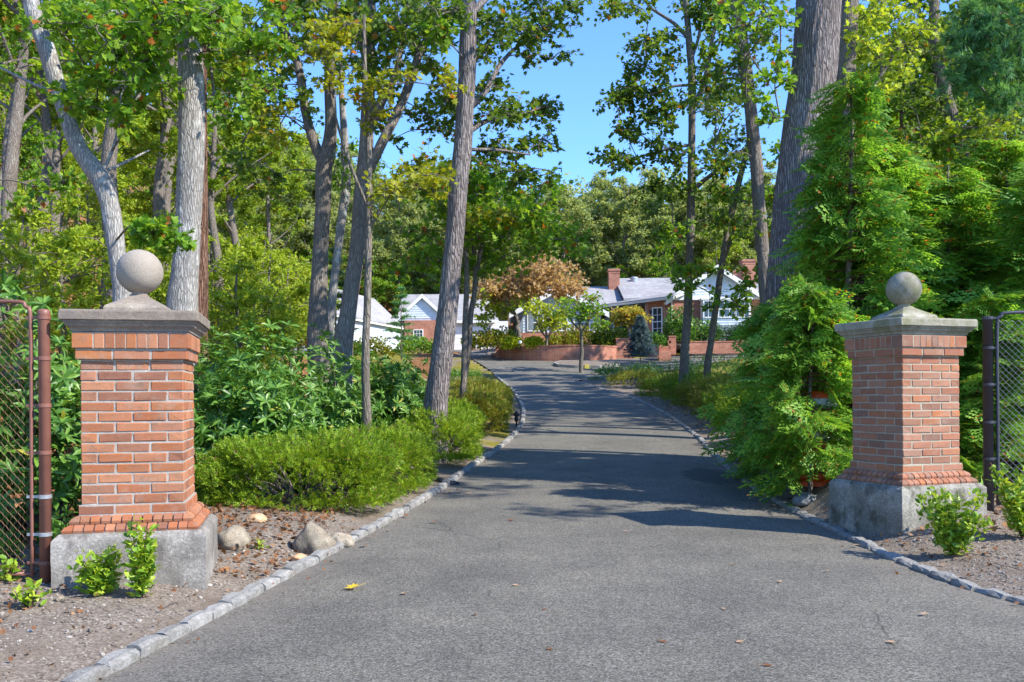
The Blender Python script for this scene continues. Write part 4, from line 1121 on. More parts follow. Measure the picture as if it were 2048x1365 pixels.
# trunks one can pick out on the left slope
for (px, D, s, kind, lab) in [
    (8, 17, .8, 'tall', 'pale slim forest tree at the far left edge of the photo'),
    (92, 22, .72, 'tall', 'dark forest tree on the leafy bank above the left fence'),
    (186, 19, .95, 'tall', 'stout shaded forest tree between the fence post and the left stone ball'),
    (300, 27, .95, 'tall', 'grey forest tree seen between the crooked trunk and the thick pale trunk'),
    (440, 24, .7, 'tall', 'tall forest tree right of the thick pale trunk, above the rhododendrons'),
    (482, 34, .8, 'tall', 'slender forest tree with high limbs left of the forked tree'),
    (545, 46, .8, 'tall', 'forest tree standing by the dark gable of the garage wing')]:
    u, w = ray(px, 790); plant(kind, u * D, D, s, lab, 'trees on the wooded slope')
KD = dict(tall='tall green forest tree', yellow='yellow green leafy forest tree', green='bushy mid green forest tree', sapling='small yellow green forest tree')
k = 0
for t in range(400):
    if k >= 34: break
    D = rnd.uniform(21, 78); px = rnd.uniform(-160, 530)
    x = ray(px, 790)[0] * D
    if any(math.hypot(o.location.x - x, o.location.y - D) < 2.6 for o in bpy.data.objects if o.get('category') == 'tree' and o.location.y > 20): continue
    kind = rnd.choice(['yellow', 'tall', 'green', 'yellow', 'sapling']) if D < 45 else rnd.choice(['tall', 'yellow', 'green'])
    sc_ = rnd.uniform(.85, 1.15) * (1 if px < 330 else .62)
    plant(kind, x, D, sc_, KD[kind] + ' ' + ('above the left fence' if px < 110 else 'behind the crooked leaning trunk' if px < 330 else 'just right of the thick pale trunk' if px < 450 else 'left of the forked tree') + (', high on the slope' if D > 50 else ', low on the slope' if D < 34 else ', midway up the slope'), 'trees on the wooded slope'); k += 1
for (px, D, s) in [(20, 14.5, .8), (120, 16, .9), (60, 19, .9), (470, 21, .8), (520, 27, 1), (420, 30, .9), (470, 18, .8), (540, 24, .9), (430, 26, 1.1), (575, 29, 1.0), (500, 36, 1.2), (600, 48, 1.2), (400, 22, .9), (250, 21, .9), (340, 24, 1.0), (560, 33, 1), (590, 40, 1), (510, 20, .7)]:
    u = ray(px, 790)[0]; plant('sapling', u * D, D, s, 'yellow green sapling ' + ('above the left fence' if px < 130 else 'between the two pale trunks' if px < 370 else 'just right of the thick pale trunk' if px < 460 else 'midway to the forked tree' if px < 530 else 'close left of the forked tree') + (', far back' if D > 28 else ', near the foot of the slope' if D < 21 else ', partway up the slope'), 'saplings on the slope', 'sapling')
# behind the house and garage
k = 0
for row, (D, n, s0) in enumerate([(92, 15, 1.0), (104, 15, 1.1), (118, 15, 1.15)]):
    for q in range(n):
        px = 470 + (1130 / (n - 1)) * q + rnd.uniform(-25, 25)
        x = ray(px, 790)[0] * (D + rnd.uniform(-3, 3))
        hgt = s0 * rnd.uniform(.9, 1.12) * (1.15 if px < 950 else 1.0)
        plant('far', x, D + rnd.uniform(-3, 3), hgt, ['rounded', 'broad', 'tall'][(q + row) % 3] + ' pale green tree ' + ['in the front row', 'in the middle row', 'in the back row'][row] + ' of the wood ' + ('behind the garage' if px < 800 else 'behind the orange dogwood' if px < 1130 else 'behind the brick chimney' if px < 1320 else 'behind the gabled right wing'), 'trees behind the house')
for (px, D, s, kd) in [(1330, 84, .85, 'green'), (1250, 88, .7, 'green'), (1450, 84, .8, 'tall'), (1600, 70, .8, 'green'), (1640, 42, .8, 'green'), (1700, 38, 1.0, 'tall'), (1780, 30, 1.05, 'green'), (1850, 36, 1.1, 'green'), (1900, 27, 1.0, 'yellow'), (1980, 31, 1.1, 'tall'), (2060, 26, 1.0, 'green'), (1790, 46, 1.0, 'tall'), (2120, 36, 1.1, 'tall'), (1820, 24, .8, 'green'), (1720, 25, .75, 'green'), (1990, 22, .9, 'green'),
                       (1620, 28, .8, 'green')]:
    u = ray(px, 790)[0]; plant(kd, u * D, D, s, dict(green='bushy mid green tree', tall='tall green tree', yellow='yellow green tree')[kd] + ' in the woods ' + ('behind the house gable' if px < 1500 else 'behind the massive oak' if px < 1720 else 'behind the right pier' if px < 1930 else 'at the far right edge') + (', far back' if D > 35 else ', close behind the arborvitae'), 'trees behind the arborvitae')
for (px, D, s) in [(800, 90, .9), (870, 92, .9), (720, 88, .9), (640, 90, .9), (1050, 88, .75)]:
    u = ray(px, 790)[0]; plant('green', u * D, D, s, 'green tree rising close behind the garage roof', 'trees behind the garage')

# far wood on the hill: a single leafy mass
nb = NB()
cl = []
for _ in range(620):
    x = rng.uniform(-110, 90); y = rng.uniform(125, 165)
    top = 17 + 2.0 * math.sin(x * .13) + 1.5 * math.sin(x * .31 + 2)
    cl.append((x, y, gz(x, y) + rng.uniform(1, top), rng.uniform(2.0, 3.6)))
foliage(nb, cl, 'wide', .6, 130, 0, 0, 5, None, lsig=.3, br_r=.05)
tag(link('far_wood', nb.mesh('far_wood', [MT['leaf_far_hazed']])), 'dense pale green woodland closing the view on the hill behind the house', 'woodland', kind='stuff')

# ------------------------------------------------------------ arborvitae
def thuja_mesh(H, Rm, n, seed, pw=1.05, fk=1.0, fm=1.0):
    r = np.random.default_rng(seed)
    nb = NB()
    q = np.column_stack([.03 * np.sin(np.linspace(0, 5, 12)), .03 * np.cos(np.linspace(0, 4, 12)), np.linspace(-.2, H, 12)])
    V, Fq = tube_arr(q, np.linspace(.06 * H / 4, .008, 12), 10, .05, seed); tb = NB(); tb.add(V, Fq)
    pos, dr, nr = [], [], []
    for b in range(n):
        t = r.uniform(0.03, 1) ** .85
        z = H * (.05 + .93 * t); Rz = Rm * (1 - t) ** pw * r.uniform(.45, 1.3) + .08
        a = r.uniform(0, 6.283); e = np.array([math.cos(a), math.sin(a), 0])
        s0 = np.array([0, 0, z]); L = Rz
        mid = s0 + e * L * .5 + (0, 0, -.02 * L); end = s0 + e * L + (0, 0, r.uniform(-.25, .4) * L)
        pl = np.array([s0, mid, end])
        V, Fq = tube_arr(catmull(pl, 2), np.linspace(.012 * L + .003, .003, 5), 4); nb.add(V, Fq, 1)
        m = int((6 + 11 * L) * fm)
        s = r.uniform(.25, 1.06, m)[:, None]
        pp = s0 * (1 - s) ** 2 + 2 * mid * s * (1 - s) + end * s ** 2
        side = np.array([-e[1], e[0], 0]); sg = r.choice([-1, 1], m)[:, None]
        d = e[None] * r.uniform(.5, 1.1, (m, 1)) + side[None] * sg * r.uniform(.1, .9, (m, 1)) + np.array([0, 0, 1.0]) * r.uniform(-.25, .28, (m, 1))
        pos.append(pp); dr.append(d); nr.append(np.repeat(side[None], m, 0))
    pos = np.vstack(pos); dr = np.vstack(dr)
    pos += r.normal(size=pos.shape) * .05
    rot = orient(len(pos), .55, .85, dr, .12)
    scatter(nb, TPL['frond'], pos, rot, r.uniform(.16, .36, len(pos)) * fk, 0)
    return tb.mesh('trunk', [MT['bark_mid']], True), nb.mesh('crown', [MT['leaf_thuja'], MT['bark_brown']])
TH = [thuja_mesh(4.0, 1.2, 200, 1, 1.2, 1.3, .50), thuja_mesh(3.0, 1.0, 180, 2, .9, 1.3, .55), thuja_mesh(2.9, .70, 175, 3, .6, 1.4, .60)]
def thuja(px, D, s, v, label, sx=1.0, z=None):
    u = ray(px, 790)[0]; x = u * D
    r = empty('arborvitae', (x, D, gz(x, D)), label, 'tree', 'arborvitae beside the right pier', rnd.uniform(0, 6.28))
    r.scale = (s * sx, s * sx, s)
    link('trunk', TH[v][0], r); link('crown', TH[v][1], r)
thuja(1622, 10.05, .80, 2, 'low bushy arborvitae tucked against the kerb left of the right pier', .88)
thuja(1700, 11.4, 1.26, 0, 'tallest arborvitae with a bare pale leader, behind the right pier', .80)
thuja(1765, 12.0, 1.1, 0, 'pyramidal arborvitae on the right flank of the tallest one', 1.1)
thuja(1690, 10.6, .62, 1, 'small arborvitae filling the gap between the low bushy one and the right pier', 1.25)
thuja(1548, 11.9, .80, 2, 'bushy arborvitae at the foot of the massive oak', .9)
thuja(1640, 12.8, .85, 1, 'arborvitae half hidden between the massive oak and the low bushy one', 1.1)
thuja(1800, 12.6, 1.02, 0, 'arborvitae directly behind the stone ball of the right pier', 1.15)
thuja(1905, 12.2, 1.02, 0, 'arborvitae rising between the right pier and the dark fence post', 1.1)
thuja(2010, 12.8, 1.15, 0, 'arborvitae at the right edge of the photo behind the chain link', 1.1)
thuja(1985, 10.4, .75, 1, 'short arborvitae close behind the dark fence post', 1.15)
thuja(2100, 11.2, 1.0, 0, 'arborvitae beyond the right edge behind the wire fence', 1.1)
thuja(1850, 10.6, .62, 1, 'small arborvitae tucked behind the right pier', 1.2)

# ------------------------------------------------------------ shrubs
def dome_pts(n, rx, ry, rz, box=.0, shell=.35, seed=0, zlo=-.05):
    out = []
    while len(out) < n:
        p = rng.normal(size=3); p /= np.linalg.norm(p)
        if p[2] < zlo: p[2] = -p[2] * .6
        e = 1 - box * .62
        q = np.sign(p) * np.abs(p) ** e
        lum = 1 + .10 * math.sin(4.1 * p[0] * 2 + seed) * math.cos(3.7 * p[1] * 2 + seed * 2) + .06 * math.sin(9 * p[2] + seed + 7 * p[0])
        s = (1 - shell * rng.uniform() ** 1.6) * lum
        out.append((q[0] * rx * s, q[1] * ry * s, q[2] * rz * s, p[0], p[1], p[2]))
    a = np.array(out); return a[:, :3], a[:, 3:]
def shrub(name, label, cat, group, x, y, rx, ry, rz, leaf, size, n, lm, box=0, z=None, rz_=0, shell=.35, stems=14, up=.45, out_=.9, zlo=-.05, lift=0.0, bark='bark_dark', extra=None):
    z0 = gz(x, y) if z is None else z
    root = empty(name, (x, y, z0), label, cat, group, rz_)
    p, nrm = dome_pts(n, rx, ry, rz - lift, box, shell, rnd.uniform(0, 6), zlo)
    p[:, 2] += lift
    p[:, 2] = np.maximum(p[:, 2], .03)
    d = nrm * out_ + rng.normal(size=p.shape) * .55 + np.array([0, 0, up])
    nb = NB(); rot = orient(len(p), .6, .9, d)
    if leaf == 'whorl':
        rot = orient(len(p), 0, .9, d)   # y axis points out
        # make the leaf whorls face outward: z <- d
        zc = d / np.linalg.norm(d, axis=1, keepdims=True); xx = np.cross(zc, rng.normal(size=zc.shape)); xx /= np.linalg.norm(xx, axis=1, keepdims=True)
        rot = np.stack([xx, np.cross(zc, xx), zc], -1)
    if extra:
        k = int(len(p) * extra[1])
        scatter(nb, TPL[leaf], p[k:], rot[k:], size * rng.uniform(.7, 1.2, len(p) - k), 0)
        scatter(nb, TPL[leaf], p[:k], rot[:k], size * rng.uniform(.7, 1.2, k), 1)
        ms = [MT[lm], MT[extra[0]]]
    else:
        scatter(nb, TPL[leaf], p, rot, size * rng.uniform(.7, 1.2, len(p)), 0); ms = [MT[lm]]
    link('foliage', nb.mesh('foliage', ms), root)
    nb = NB()
    for _ in range(stems):
        i = rng.integers(len(p)); e = p[i] * .92; s0 = np.array([e[0] * .15, e[1] * .15, -.05])
        q = catmull([s0, (s0 + e) / 2 + rng.normal(size=3) * .06 * rx + (0, 0, .05 * rz), e], 4)
        V, Fq = tube_arr(q, np.linspace(.012 + .012 * rz, .004, len(q)), 5); nb.add(V, Fq)
    link('stem', nb.mesh('stem', [MT[bark]], True), root)
    return root
def T_whorl(n=9):
    V = []; F3 = []; F4 = []; r = random.Random(2); tv, tf = T_oval(.27)
    for k in range(n):
        a = k / n * 6.283 + r.uniform(-.2, .2); tilt = r.uniform(-.35, .55); s = r.uniform(.75, 1.05)
        M = Matrix.Rotation(a, 3, 'Z') @ Matrix.Rotation(tilt, 3, 'X') @ Matrix.Rotation(r.uniform(-.5, .5), 3, 'Y')
        i = len(V)
        V += [np.array(M @ (Vector(v) * s)) for v in tv]
        F3 += (tf[0] + i).tolist(); F4 += (tf[1] + i).tolist()
    return np.array(V), [np.array(F3), np.array(F4)]
TPL['whorl'] = T_whorl(); TPL['broad'] = T_oval(.5)
RH = 'rhododendrons along the left side'
for (x, y, rx, ry, rz, n, lab) in [
    (-4.25, 8.1, 1.15, .9, 2.05, 620, 'large rhododendron behind the brown gate post left of the pier'),
    (-5.6, 7.4, 1.1, 1.0, 1.9, 480, 'rhododendron at the left edge behind the rusty chain link'),
    (-3.15, 10.9, .75, .6, 1.6, 420, 'bright rhododendron just right of the left gate pier'),
    (-3.6, 12.2, 1.15, 1.0, 2.0, 640, 'tall rhododendron behind the bright one, right of the left pier'),
    (-3.1, 14.1, 1.15, 1.0, 1.85, 560, 'shaded rhododendron below the forked tree'),
    (-2.35, 16.4, 1.1, 1.1, 1.75, 620, 'dark rhododendron between the thin sapling and the tall straight tree'),
    (-4.6, 13.2, 1.3, 1.1, 1.9, 380, 'rhododendron at the back below the slope'),
    (-2.3, 19.3, 1.0, 1.0, 1.5, 420, 'rhododendron behind the tall straight tree')]:
    shrub('rhododendron', lab, 'shrub', RH, x, y, rx, ry, rz, 'whorl', .16 if y < 12 else .15, int(n * 1.5), 'leaf_rhodo', .25, shell=.42, stems=16, up=.6, zlo=-.25, lift=.0)
# clipped hedge
HG = 'clipped hedge beside the left kerb'
shrub('low_hedge', 'nearest mass of the clipped yellow green hedge, right of the left pier', 'hedge', HG, -2.28, 9.95, 1.0, .82, .65, 'twig', .085, 13000, 'leaf_hedge', .55, shell=.30, stems=60, up=.5, zlo=-.5, lift=.18)
shrub('low_hedge', 'middle mass of the clipped hedge in front of the thin sapling', 'hedge', HG, -1.78, 12.0, .72, 1.25, .67, 'twig', .09, 9000, 'leaf_hedge', .55, shell=.30, stems=40, up=.5, zlo=-.5, lift=.18)
shrub('low_hedge', 'far mass of the clipped hedge at the foot of the tall straight tree', 'hedge', HG, -1.18, 15.2, .60, 1.5, .72, 'twig', .095, 7500, 'leaf_hedge', .5, shell=.30, stems=30, up=.5, zlo=-.5, lift=.15)
shrub('low_hedge', 'last rounded block of the clipped hedge beyond the tall straight tree', 'hedge', HG, -1.15, 18.0, .55, 1.3, .66, 'twig', .10, 5000, 'leaf_hedge', .5, shell=.30, stems=24, up=.5, zlo=-.5, lift=.12)
AZ = 'low shrubs edging the drive'
for (px, py, D, rx, rz, n, lm, lab) in [
    (985, 835, 20, .60, .75, 2600, 'leaf_azalea', 'brownish low shrub beside the black path light'),
    (955, 815, 23, .75, .70, 2200, 'leaf_azalea', 'rusty green low shrub behind the tall straight tree'),
    (1000, 810, 24.5, .60, .65, 2000, 'leaf_azalea', 'low shrub on the inside of the bend in the left kerb'),
    (975, 790, 28.5, .8, .65, 2000, 'leaf_azalea', 'yellow tinged low shrub where the drive narrows'),
    (985, 772, 32, .6, .6, 1500, 'leaf_azalea', 'low shrub next to last on the left edge of the drive'),
    (950, 765, 36, .9, .6, 1600, 'leaf_azalea', 'low shrub beyond the bend on the left'),
    (925, 750, 41, .9, .55, 1400, 'leaf_rhodo', 'dark low shrub farthest along the left edge of the drive')]:
    kx = float(by_depth(LE, np.array([D]))[0])
    x = min(ray(px, 790)[0] * D, kx - rx * 1.05 - .3)
    shrub('azalea', lab, 'shrub', AZ, x, D, rx, rx * 1.2, rz, 'twig', .12, n, lm, .4, shell=.35, stems=22, up=.4, zlo=-.3, lift=.1)
for (px, D, rx, rz, n, lm, lab) in [
    (1500, 16.5, .75, .7, 2800, 'leaf_azalea', 'spreading shrub left of the oak on the right of the drive'),
    (1425, 21, .95, .7, 2800, 'leaf_hedge', 'yellow topped low shrub third from the arborvitae along the right kerb'),
    (1470, 24, 1.0, .7, 2400, 'leaf_azalea', 'low shrub at the edge of the moss behind the kerb row'),
    (1365, 28.5, 1.1, .7, 2400, 'leaf_hedge', 'bright low mound in front of the slender lawn tree'),
    (1450, 19.5, .95, .62, 3000, 'leaf_hedge', 'leggy yellow green shrub with bare stems near the right kerb'),
    (1395, 22.5, .95, .62, 2600, 'leaf_azalea', 'olive low shrub in the row along the right kerb'),
    (1340, 26, 1.0, .65, 2600, 'leaf_azalea', 'low spreading shrub midway along the right kerb'),
    (1288, 30, 1.0, .65, 2200, 'leaf_azalea', 'low green shrub below the blue spruce'),
    (1305, 33.5, 1.2, .7, 2000, 'leaf_hedge', 'bright flat topped shrub in front of the two lawn trees'),
    (1225, 34, .95, .65, 2000, 'leaf_azalea', 'reddish green low shrub where the court opens to the right'),
    (1200, 39, 1.0, .55, 1500, 'leaf_azalea', 'low shrub at the tip of the right bed'),
    (1250, 42, 1.3, .65, 1600, 'leaf_rhodo', 'dark low shrub beside the foot of the blue spruce'),
    (1430, 38, 1.3, 1.0, 1600, 'leaf_rhodo', 'dark leggy shrub behind the leaning lawn tree'),
    (1335, 40, 1.3, .9, 1500, 'leaf_rhodo', 'dark open shrub left of the slender lawn tree'),
    (1470, 27, .9, .55, 1500, 'leaf_azalea', 'sparse low shrub on the mossy lawn')]:
    kx = float(by_depth(RE, np.array([D]))[0]) if D < ymax else 0
    x = max(ray(px, 790)[0] * D, kx + rx * 1.0 + .65)
    rz *= 1.08; rx *= 1.12
    shrub('azalea', lab, 'shrub', AZ, x, D, rx, rx * 1.1, rz, 'twig', .13, n, lm, .4, shell=.35, stems=24, up=.4, zlo=-.3, lift=.12)
# weeds and seedlings at the piers
def weed(px, py, D, h, r_, n, label, stems=5):
    p = P(px, py, D); x, y = p.x, p.y; z = gz(x, y)
    root = empty('euonymus', (x, y, z), label, 'shrub', 'small bright shrubs at the piers')
    nb = NB(); sb = NB(); pos = []; dr = []
    for s in range(stems):
        a = rng.uniform(0, 6.28); hh = h * rng.uniform(.55, 1.0); o = np.array([math.cos(a), math.sin(a), 0]) * r_ * rng.uniform(.1, 1)
        q = catmull([np.array([0, 0, -.02]), o * .5 + (0, 0, hh * .5), o + (0, 0, hh)], 5)
        V, Fq = tube_arr(q, np.linspace(.006, .002, len(q)), 5); sb.add(V, Fq)
        m = n // stems; t = rng.uniform(.2, 1, m); i = (t * (len(q) - 1)).astype(int)
        pos.append(q[i] + rng.normal(size=(m, 3)) * .028); d = rng.normal(size=(m, 3)); d[:, 2] = np.abs(d[:, 2]) * .6 + .3; dr.append(d)
    pos = np.vstack(pos); dr = np.vstack(dr)
    pos[:, 2] = np.maximum(pos[:, 2], .01)
    scatter(nb, TPL['broad'], pos, orient(len(pos), .6, .7, dr), rng.uniform(.036, .070, len(pos)), 0)
    link('foliage', nb.mesh('foliage', [MT['leaf_weed']]), root); link('stem', sb.mesh('stem', [MT['bark_brown']], True), root)
weed(283, 1190, 5.62, .48, .09, 520, 'tallest bright green seedling against the left pier plinth', 4)
weed(205, 1190, 5.65, .26, .15, 560, 'low bushy seedling at the left foot of the left pier', 6)
weed(1905, 1100, 7.0, .50, .26, 1150, 'yellow green euonymus in front of the right pier plinth', 9)
weed(2045, 1085, 7.3, .62, .28, 1150, 'yellow green euonymus at the right edge below the wire gate', 9)
weed(125, 1050, 6.9, .5, .10, 70, 'pale yellow leaved seedling between the brown post and the left pier', 3)
weed(522, 1050, 7.3, .07, .04, 22, 'tiny green seedling beside the big light boulder', 2)
weed(1585, 1010, 9.9, .06, .08, 20, 'small tuft of green beside the grey half buried stone', 3)
for (px, py, D) in [(20, 1180, 5.9), (60, 1240, 5.3), (20, 1060, 6.8)]:
    weed(px, py, D, .14, .1, 60, 'tiny pale green weed sprouting in the litter by the left gate', 4)

# ------------------------------------------------------------ house
def win(parent, M, w, h, nx_, ny_, name='window', fr=.07, shutters=False):
    """window in the XZ plane of M, facing -Y"""
    m = MB()
    m.box(-w / 2 - fr, -.05, -fr, -w / 2, .03, h + fr); m.box(w / 2, -.05, -fr, w / 2 + fr, .03, h + fr)
    m.box(-w / 2, -.05, h, w / 2, .03, h + fr); m.box(-w / 2, -.07, -fr, w / 2, .03, 0)
    f = m.build(name, MT['white_trim'], parent); f.matrix_basis = M
    cw, ch = w / nx_, h / ny_
    g = MB(); g.box(-w / 2, .0, 0, w / 2, .02, h); o = g.build('pane', MT['glass'], f)
    m = MB()
    for a in range(1, nx_): m.box(-w / 2 + a * cw - .014, -.022, 0, -w / 2 + a * cw + .014, -.002, h)
    for b in range(1, ny_): m.box(-w / 2, -.026, b * ch - (.014 if b * 2 != ny_ else .028), w / 2, -.0, b * ch + (.014 if b * 2 != ny_ else .028))
    if nx_ > 1 or ny_ > 1: m.build('muntin', MT['white_trim'], f)
    return f
def TM(x, y, z, a=0): return Matrix.Translation((x, y, z)) @ Matrix.Rotation(a, 4, 'Z')
def house_root(name, loc, rz, label, cat='building'):
    return empty(name, loc, label, cat, None, rz)
def gable_wall(parent, x0, x1, z0, ze, zp, y, th, matn, name='wall'):
    m = MB(); k = [(x0, z0), (x1, z0), (x1, ze), ((x0 + x1) / 2, zp), (x0, ze)]
    v = [(a, y, b) for a, b in k] + [(a, y + th, b) for a, b in k]
    m.add(v, [(0, 1, 2, 3, 4), (9, 8, 7, 6, 5)] + [(i, i + 5, (i + 1) % 5 + 5, (i + 1) % 5) for i in range(5)])
    return m.build(name, MT[matn], parent)
def gable_roof(parent, x0, x1, ze, zp, y0, y1, over=.35, th=.12, trim=True):
    """ridge along y"""
    xm = (x0 + x1) / 2; sl = (zp - ze) / (xm - x0)
    for s, name in ((-1, 'roof'), (1, 'roof')):
        xe = xm + s * ((x1 - x0) / 2 + over); zz = ze - sl * over
        m = MB(); k = [(xm, zp + .02), (xe, zz + .02), (xe, zz + .02 + th), (xm, zp + .02 + th)]
        v = [(a, y0 - over, b) for a, b in k] + [(a, y1, b) for a, b in k]
        m.add(v, [(0, 1, 2, 3), (7, 6, 5, 4)] + [(i, i + 4, (i + 1) % 4 + 4, (i + 1) % 4) for i in range(4)])
        m.build(name, MT['shingle'], parent)
        if trim:
            m = MB(); k = [(xm, zp - .2), (xe, zz - .2), (xe, zz + .02 + th + .005), (xm, zp + .02 + th + .005)]
            v = [(a, y0 - over - .05, b) for a, b in k] + [(a, y0 - over - .004, b) for a, b in k]
            m.add(v, [(0, 1, 2, 3), (7, 6, 5, 4)] + [(i, i + 4, (i + 1) % 4 + 4, (i + 1) % 4) for i in range(4)])
            m.build('rake_board', MT['white_trim'], parent)
            m = MB(); m.box(min(xe, xe - s * .1), y0 - over, zz - .10, max(xe, xe - s * .1) + .0, y1, zz + .015); m.build('gutter', MT['white_trim'], parent)
def siding(parent, x0, x1, z0, z1, y, mt='siding', course=.2, fn=None):
    m = MB(); z = z0
    while z < z1 - .02:
        a, b = (x0, x1) if fn is None else fn(z + course / 2)
        if b - a > .1:
            zt = min(z + course, z1)
            # shingles of uneven width along the course
            q = a
            while q < b - .01:
                w = min(rnd.uniform(.25, .6) if course > .1 else 9, b - q); d = rnd.uniform(0, .006)
                v = [(q + .003, y - .030 - d, z), (q + w - .003, y - .030 - d, z), (q + w - .003, y - .004, zt), (q + .003, y - .004, zt), (q + .003, y, z), (q + w - .003, y, z)]
                m.add(v, [(0, 1, 2, 3), (4, 5, 1, 0)]); q += w
        z += course
    o = m.build('siding', MT[mt], parent); o['kind'] = 'stuff'; return o
H = house_root('ranch_house', (0, 0, 0), 0, 'long low brick and pale shingled house with grey roofs beyond the retaining wall')
H.location = (10.4, 60, 4.4); OF = Vector((10.4, 60, 4.4))
def hw(o):   # shift a part authored in world coordinates
    o.matrix_basis = Matrix.Translation(-OF) @ o.matrix_basis
    return o
before = set(bpy.data.objects)
# right gable wing
gable_wall(H, 10.4, 16.2, 4.2, 7.5, 9.45, 60.0, .25, 'far_brick')
m = MB(); m.box(10.4, 60.25, 4.2, 10.65, 66, 7.5); m.box(15.95, 60.25, 4.2, 16.2, 72, 7.5); m.build('wall', MT['far_brick'], H)
siding(H, 10.4, 16.2, 7.52, 9.4, 59.99, 'siding', .19, lambda z: (13.3 - (9.42 - z) * 1.49, 13.3 + (9.42 - z) * 1.49))
gable_roof(H, 10.4, 16.2, 7.5, 9.45, 60.0, 72, .45)
m = MB(); m.box(10.35, 59.9, 7.36, 16.25, 59.955, 7.54); m.build('fascia', MT['white_trim'], H)
# bay
m = MB(); m.box(12.25, 59.3, 4.3, 15.35, 59.98, 7.3); m.build('bay', MT['white_trim'], H)
siding(H, 12.25, 15.35, 4.3, 6.05, 59.29, 'siding', .17)
m = MB(); m.box(12.15, 59.2, 7.3, 15.45, 59.98, 7.42); m.build('bay_roof', MT['white_trim'], H)
for x in (12.75, 13.8, 14.8):
    win(H, TM(x, 59.28, 6.2), .8 if x != 13.8 else 1.0, 1.0, 3, 2)
# entrance wall with tall window
a_ = math.atan2(1.3, -1.35)
m = MB(); L_ = 1.9
Mx = TM(10.4, 60.0, 0, R(-38))
m.box(-L_, 0, 4.4, 0, .25, 7.4, Mx); m.build('wall', MT['far_brick'], H)
win(H, Mx @ TM(-1.05, -.01, 5.15), .62, 1.75, 2, 4)
m = MB(); m.tube([Mx @ Vector((.05, -.1, 4.4)), Mx @ Vector((.05, -.1, 7.3))], .05, 8); m.build('downspout', MT['white_trim'], H)
m = MB(); m.box(-1.58, -.14, 6.55, -1.46, -.02, 6.8, Mx); m.build('wall_lamp', MT['black'], H)
# recessed porch wall, door
m = MB(); m.box(5.6, 66.0, 4.4, 9.6, 66.25, 7.5); m.build('wall', MT['far_brick'], H)
m = MB(); m.box(7.3, 65.93, 4.6, 8.3, 65.99, 6.8); m.build('front_door', MT['door_dark'], H)
win(H, TM(8.9, 65.97, 5.2), .5, 1.5, 1, 3)
for x in (7.05, 9.0):
    m = MB(); m.box(x - .07, 61.6 if x > 8 else 63.9, 4.4, x + .07, 61.74 if x > 8 else 64.04, 7.25); m.build('porch_post', MT['white_trim'], H)
# porch canopy
m = MB()
e0, e1, b0_, b1_ = (5.9, 64.9, 7.32), (10.3, 58.7, 7.32), (10.6, 66.2, 8.1), (11.6, 60.2, 7.85)
th = .16
v = [e0, e1, b1_, b0_] + [(a, b, c + th) for a, b, c in (e0, e1, b1_, b0_)]
m.add(v, [(3, 2, 1, 0), (4, 5, 6, 7), (0, 1, 5, 4), (1, 2, 6, 5), (2, 3, 7, 6), (3, 0, 4, 7)]); m.build('porch_canopy', [MT['soffit']], H)
m = MB(); v = [(a, b, c + th + .01) for a, b, c in (e0, e1, b1_, b0_)] + [(a, b, c + th + .05) for a, b, c in (e0, e1, b1_, b0_)]
m.add(v, [(3, 2, 1, 0), (4, 5, 6, 7), (0, 1, 5, 4), (1, 2, 6, 5), (2, 3, 7, 6), (3, 0, 4, 7)]); m.build('porch_roof', [MT['shingle']], H)
# main body roofs
def slope_roof(x0, x1, ye, ze, yr, zr, yb, mt='shingle'):
    m = MB(); t = .14
    v = [(x0, ye, ze), (x1, ye, ze), (x1, yr, zr), (x0, yr, zr), (x0, yb, ze), (x1, yb, ze)]
    v += [(a, b, c + t) for a, b, c in v]
    m.add(v, [(0, 3, 2, 1), (3, 4, 5, 2), (6, 7, 8, 9), (9, 8, 11, 10), (0, 1, 7, 6), (4, 10, 11, 5), (0, 6, 9, 3), (3, 9, 10, 4), (1, 2, 8, 7), (2, 5, 11, 8)])
    m.build('roof', MT[mt], H)
slope_roof(2.6, 7.9, 64.6, 7.25, 69.5, 9.25, 74.4)
slope_roof(7.9, 13.2, 65.0, 7.9, 71.0, 10.05, 77)
m = MB(); m.box(2.8, 65.9, 4.2, 7.9, 66.1, 7.4); m.build('wall', MT['siding'], H)
m = MB(); m.box(8.0, 66.3, 7.3, 12.9, 76, 8.0); m.build('wall', MT['siding'], H)
# chimneys
def chimney(x, y, w, d, z0, z1):
    m = MB(); m.box(x - w / 2, y - d / 2, z0, x + w / 2, y + d / 2, z1); m.box(x - w / 2 - .05, y - d / 2 - .05, z1 + .001, x + w / 2 + .05, y + d / 2 + .05, z1 + .14); m.box(x - w / 2 - .02, y - d / 2 - .02, z1 - .2, x + w / 2 + .02, y + d / 2 + .02, z1 - .1)
    c = m.build('chimney', MT['far_brick'], H)
    m = MB(); m.box(x - w / 2 + .06, y - d / 2 + .06, z1 + .142, x + w / 2 - .06, y + d / 2 - .06, z1 + .18); m.build('flue_cap', MT['cast_r'], c)
chimney(7.65, 69.0, .8, .7, 8.4, 10.45)
chimney(17.0, 66.5, .9, .9, 7.0, 10.7); chimney(16.1, 66.6, .9, .7, 7.0, 9.95)
m = MB(); m.lathe([(.28, 0), (.28, .25), (.32, .27), (.30, .36), (.12, .42)], 16, (9.3, 70.0, 9.75)); m.build('roof_vent', MT['galv'], H)
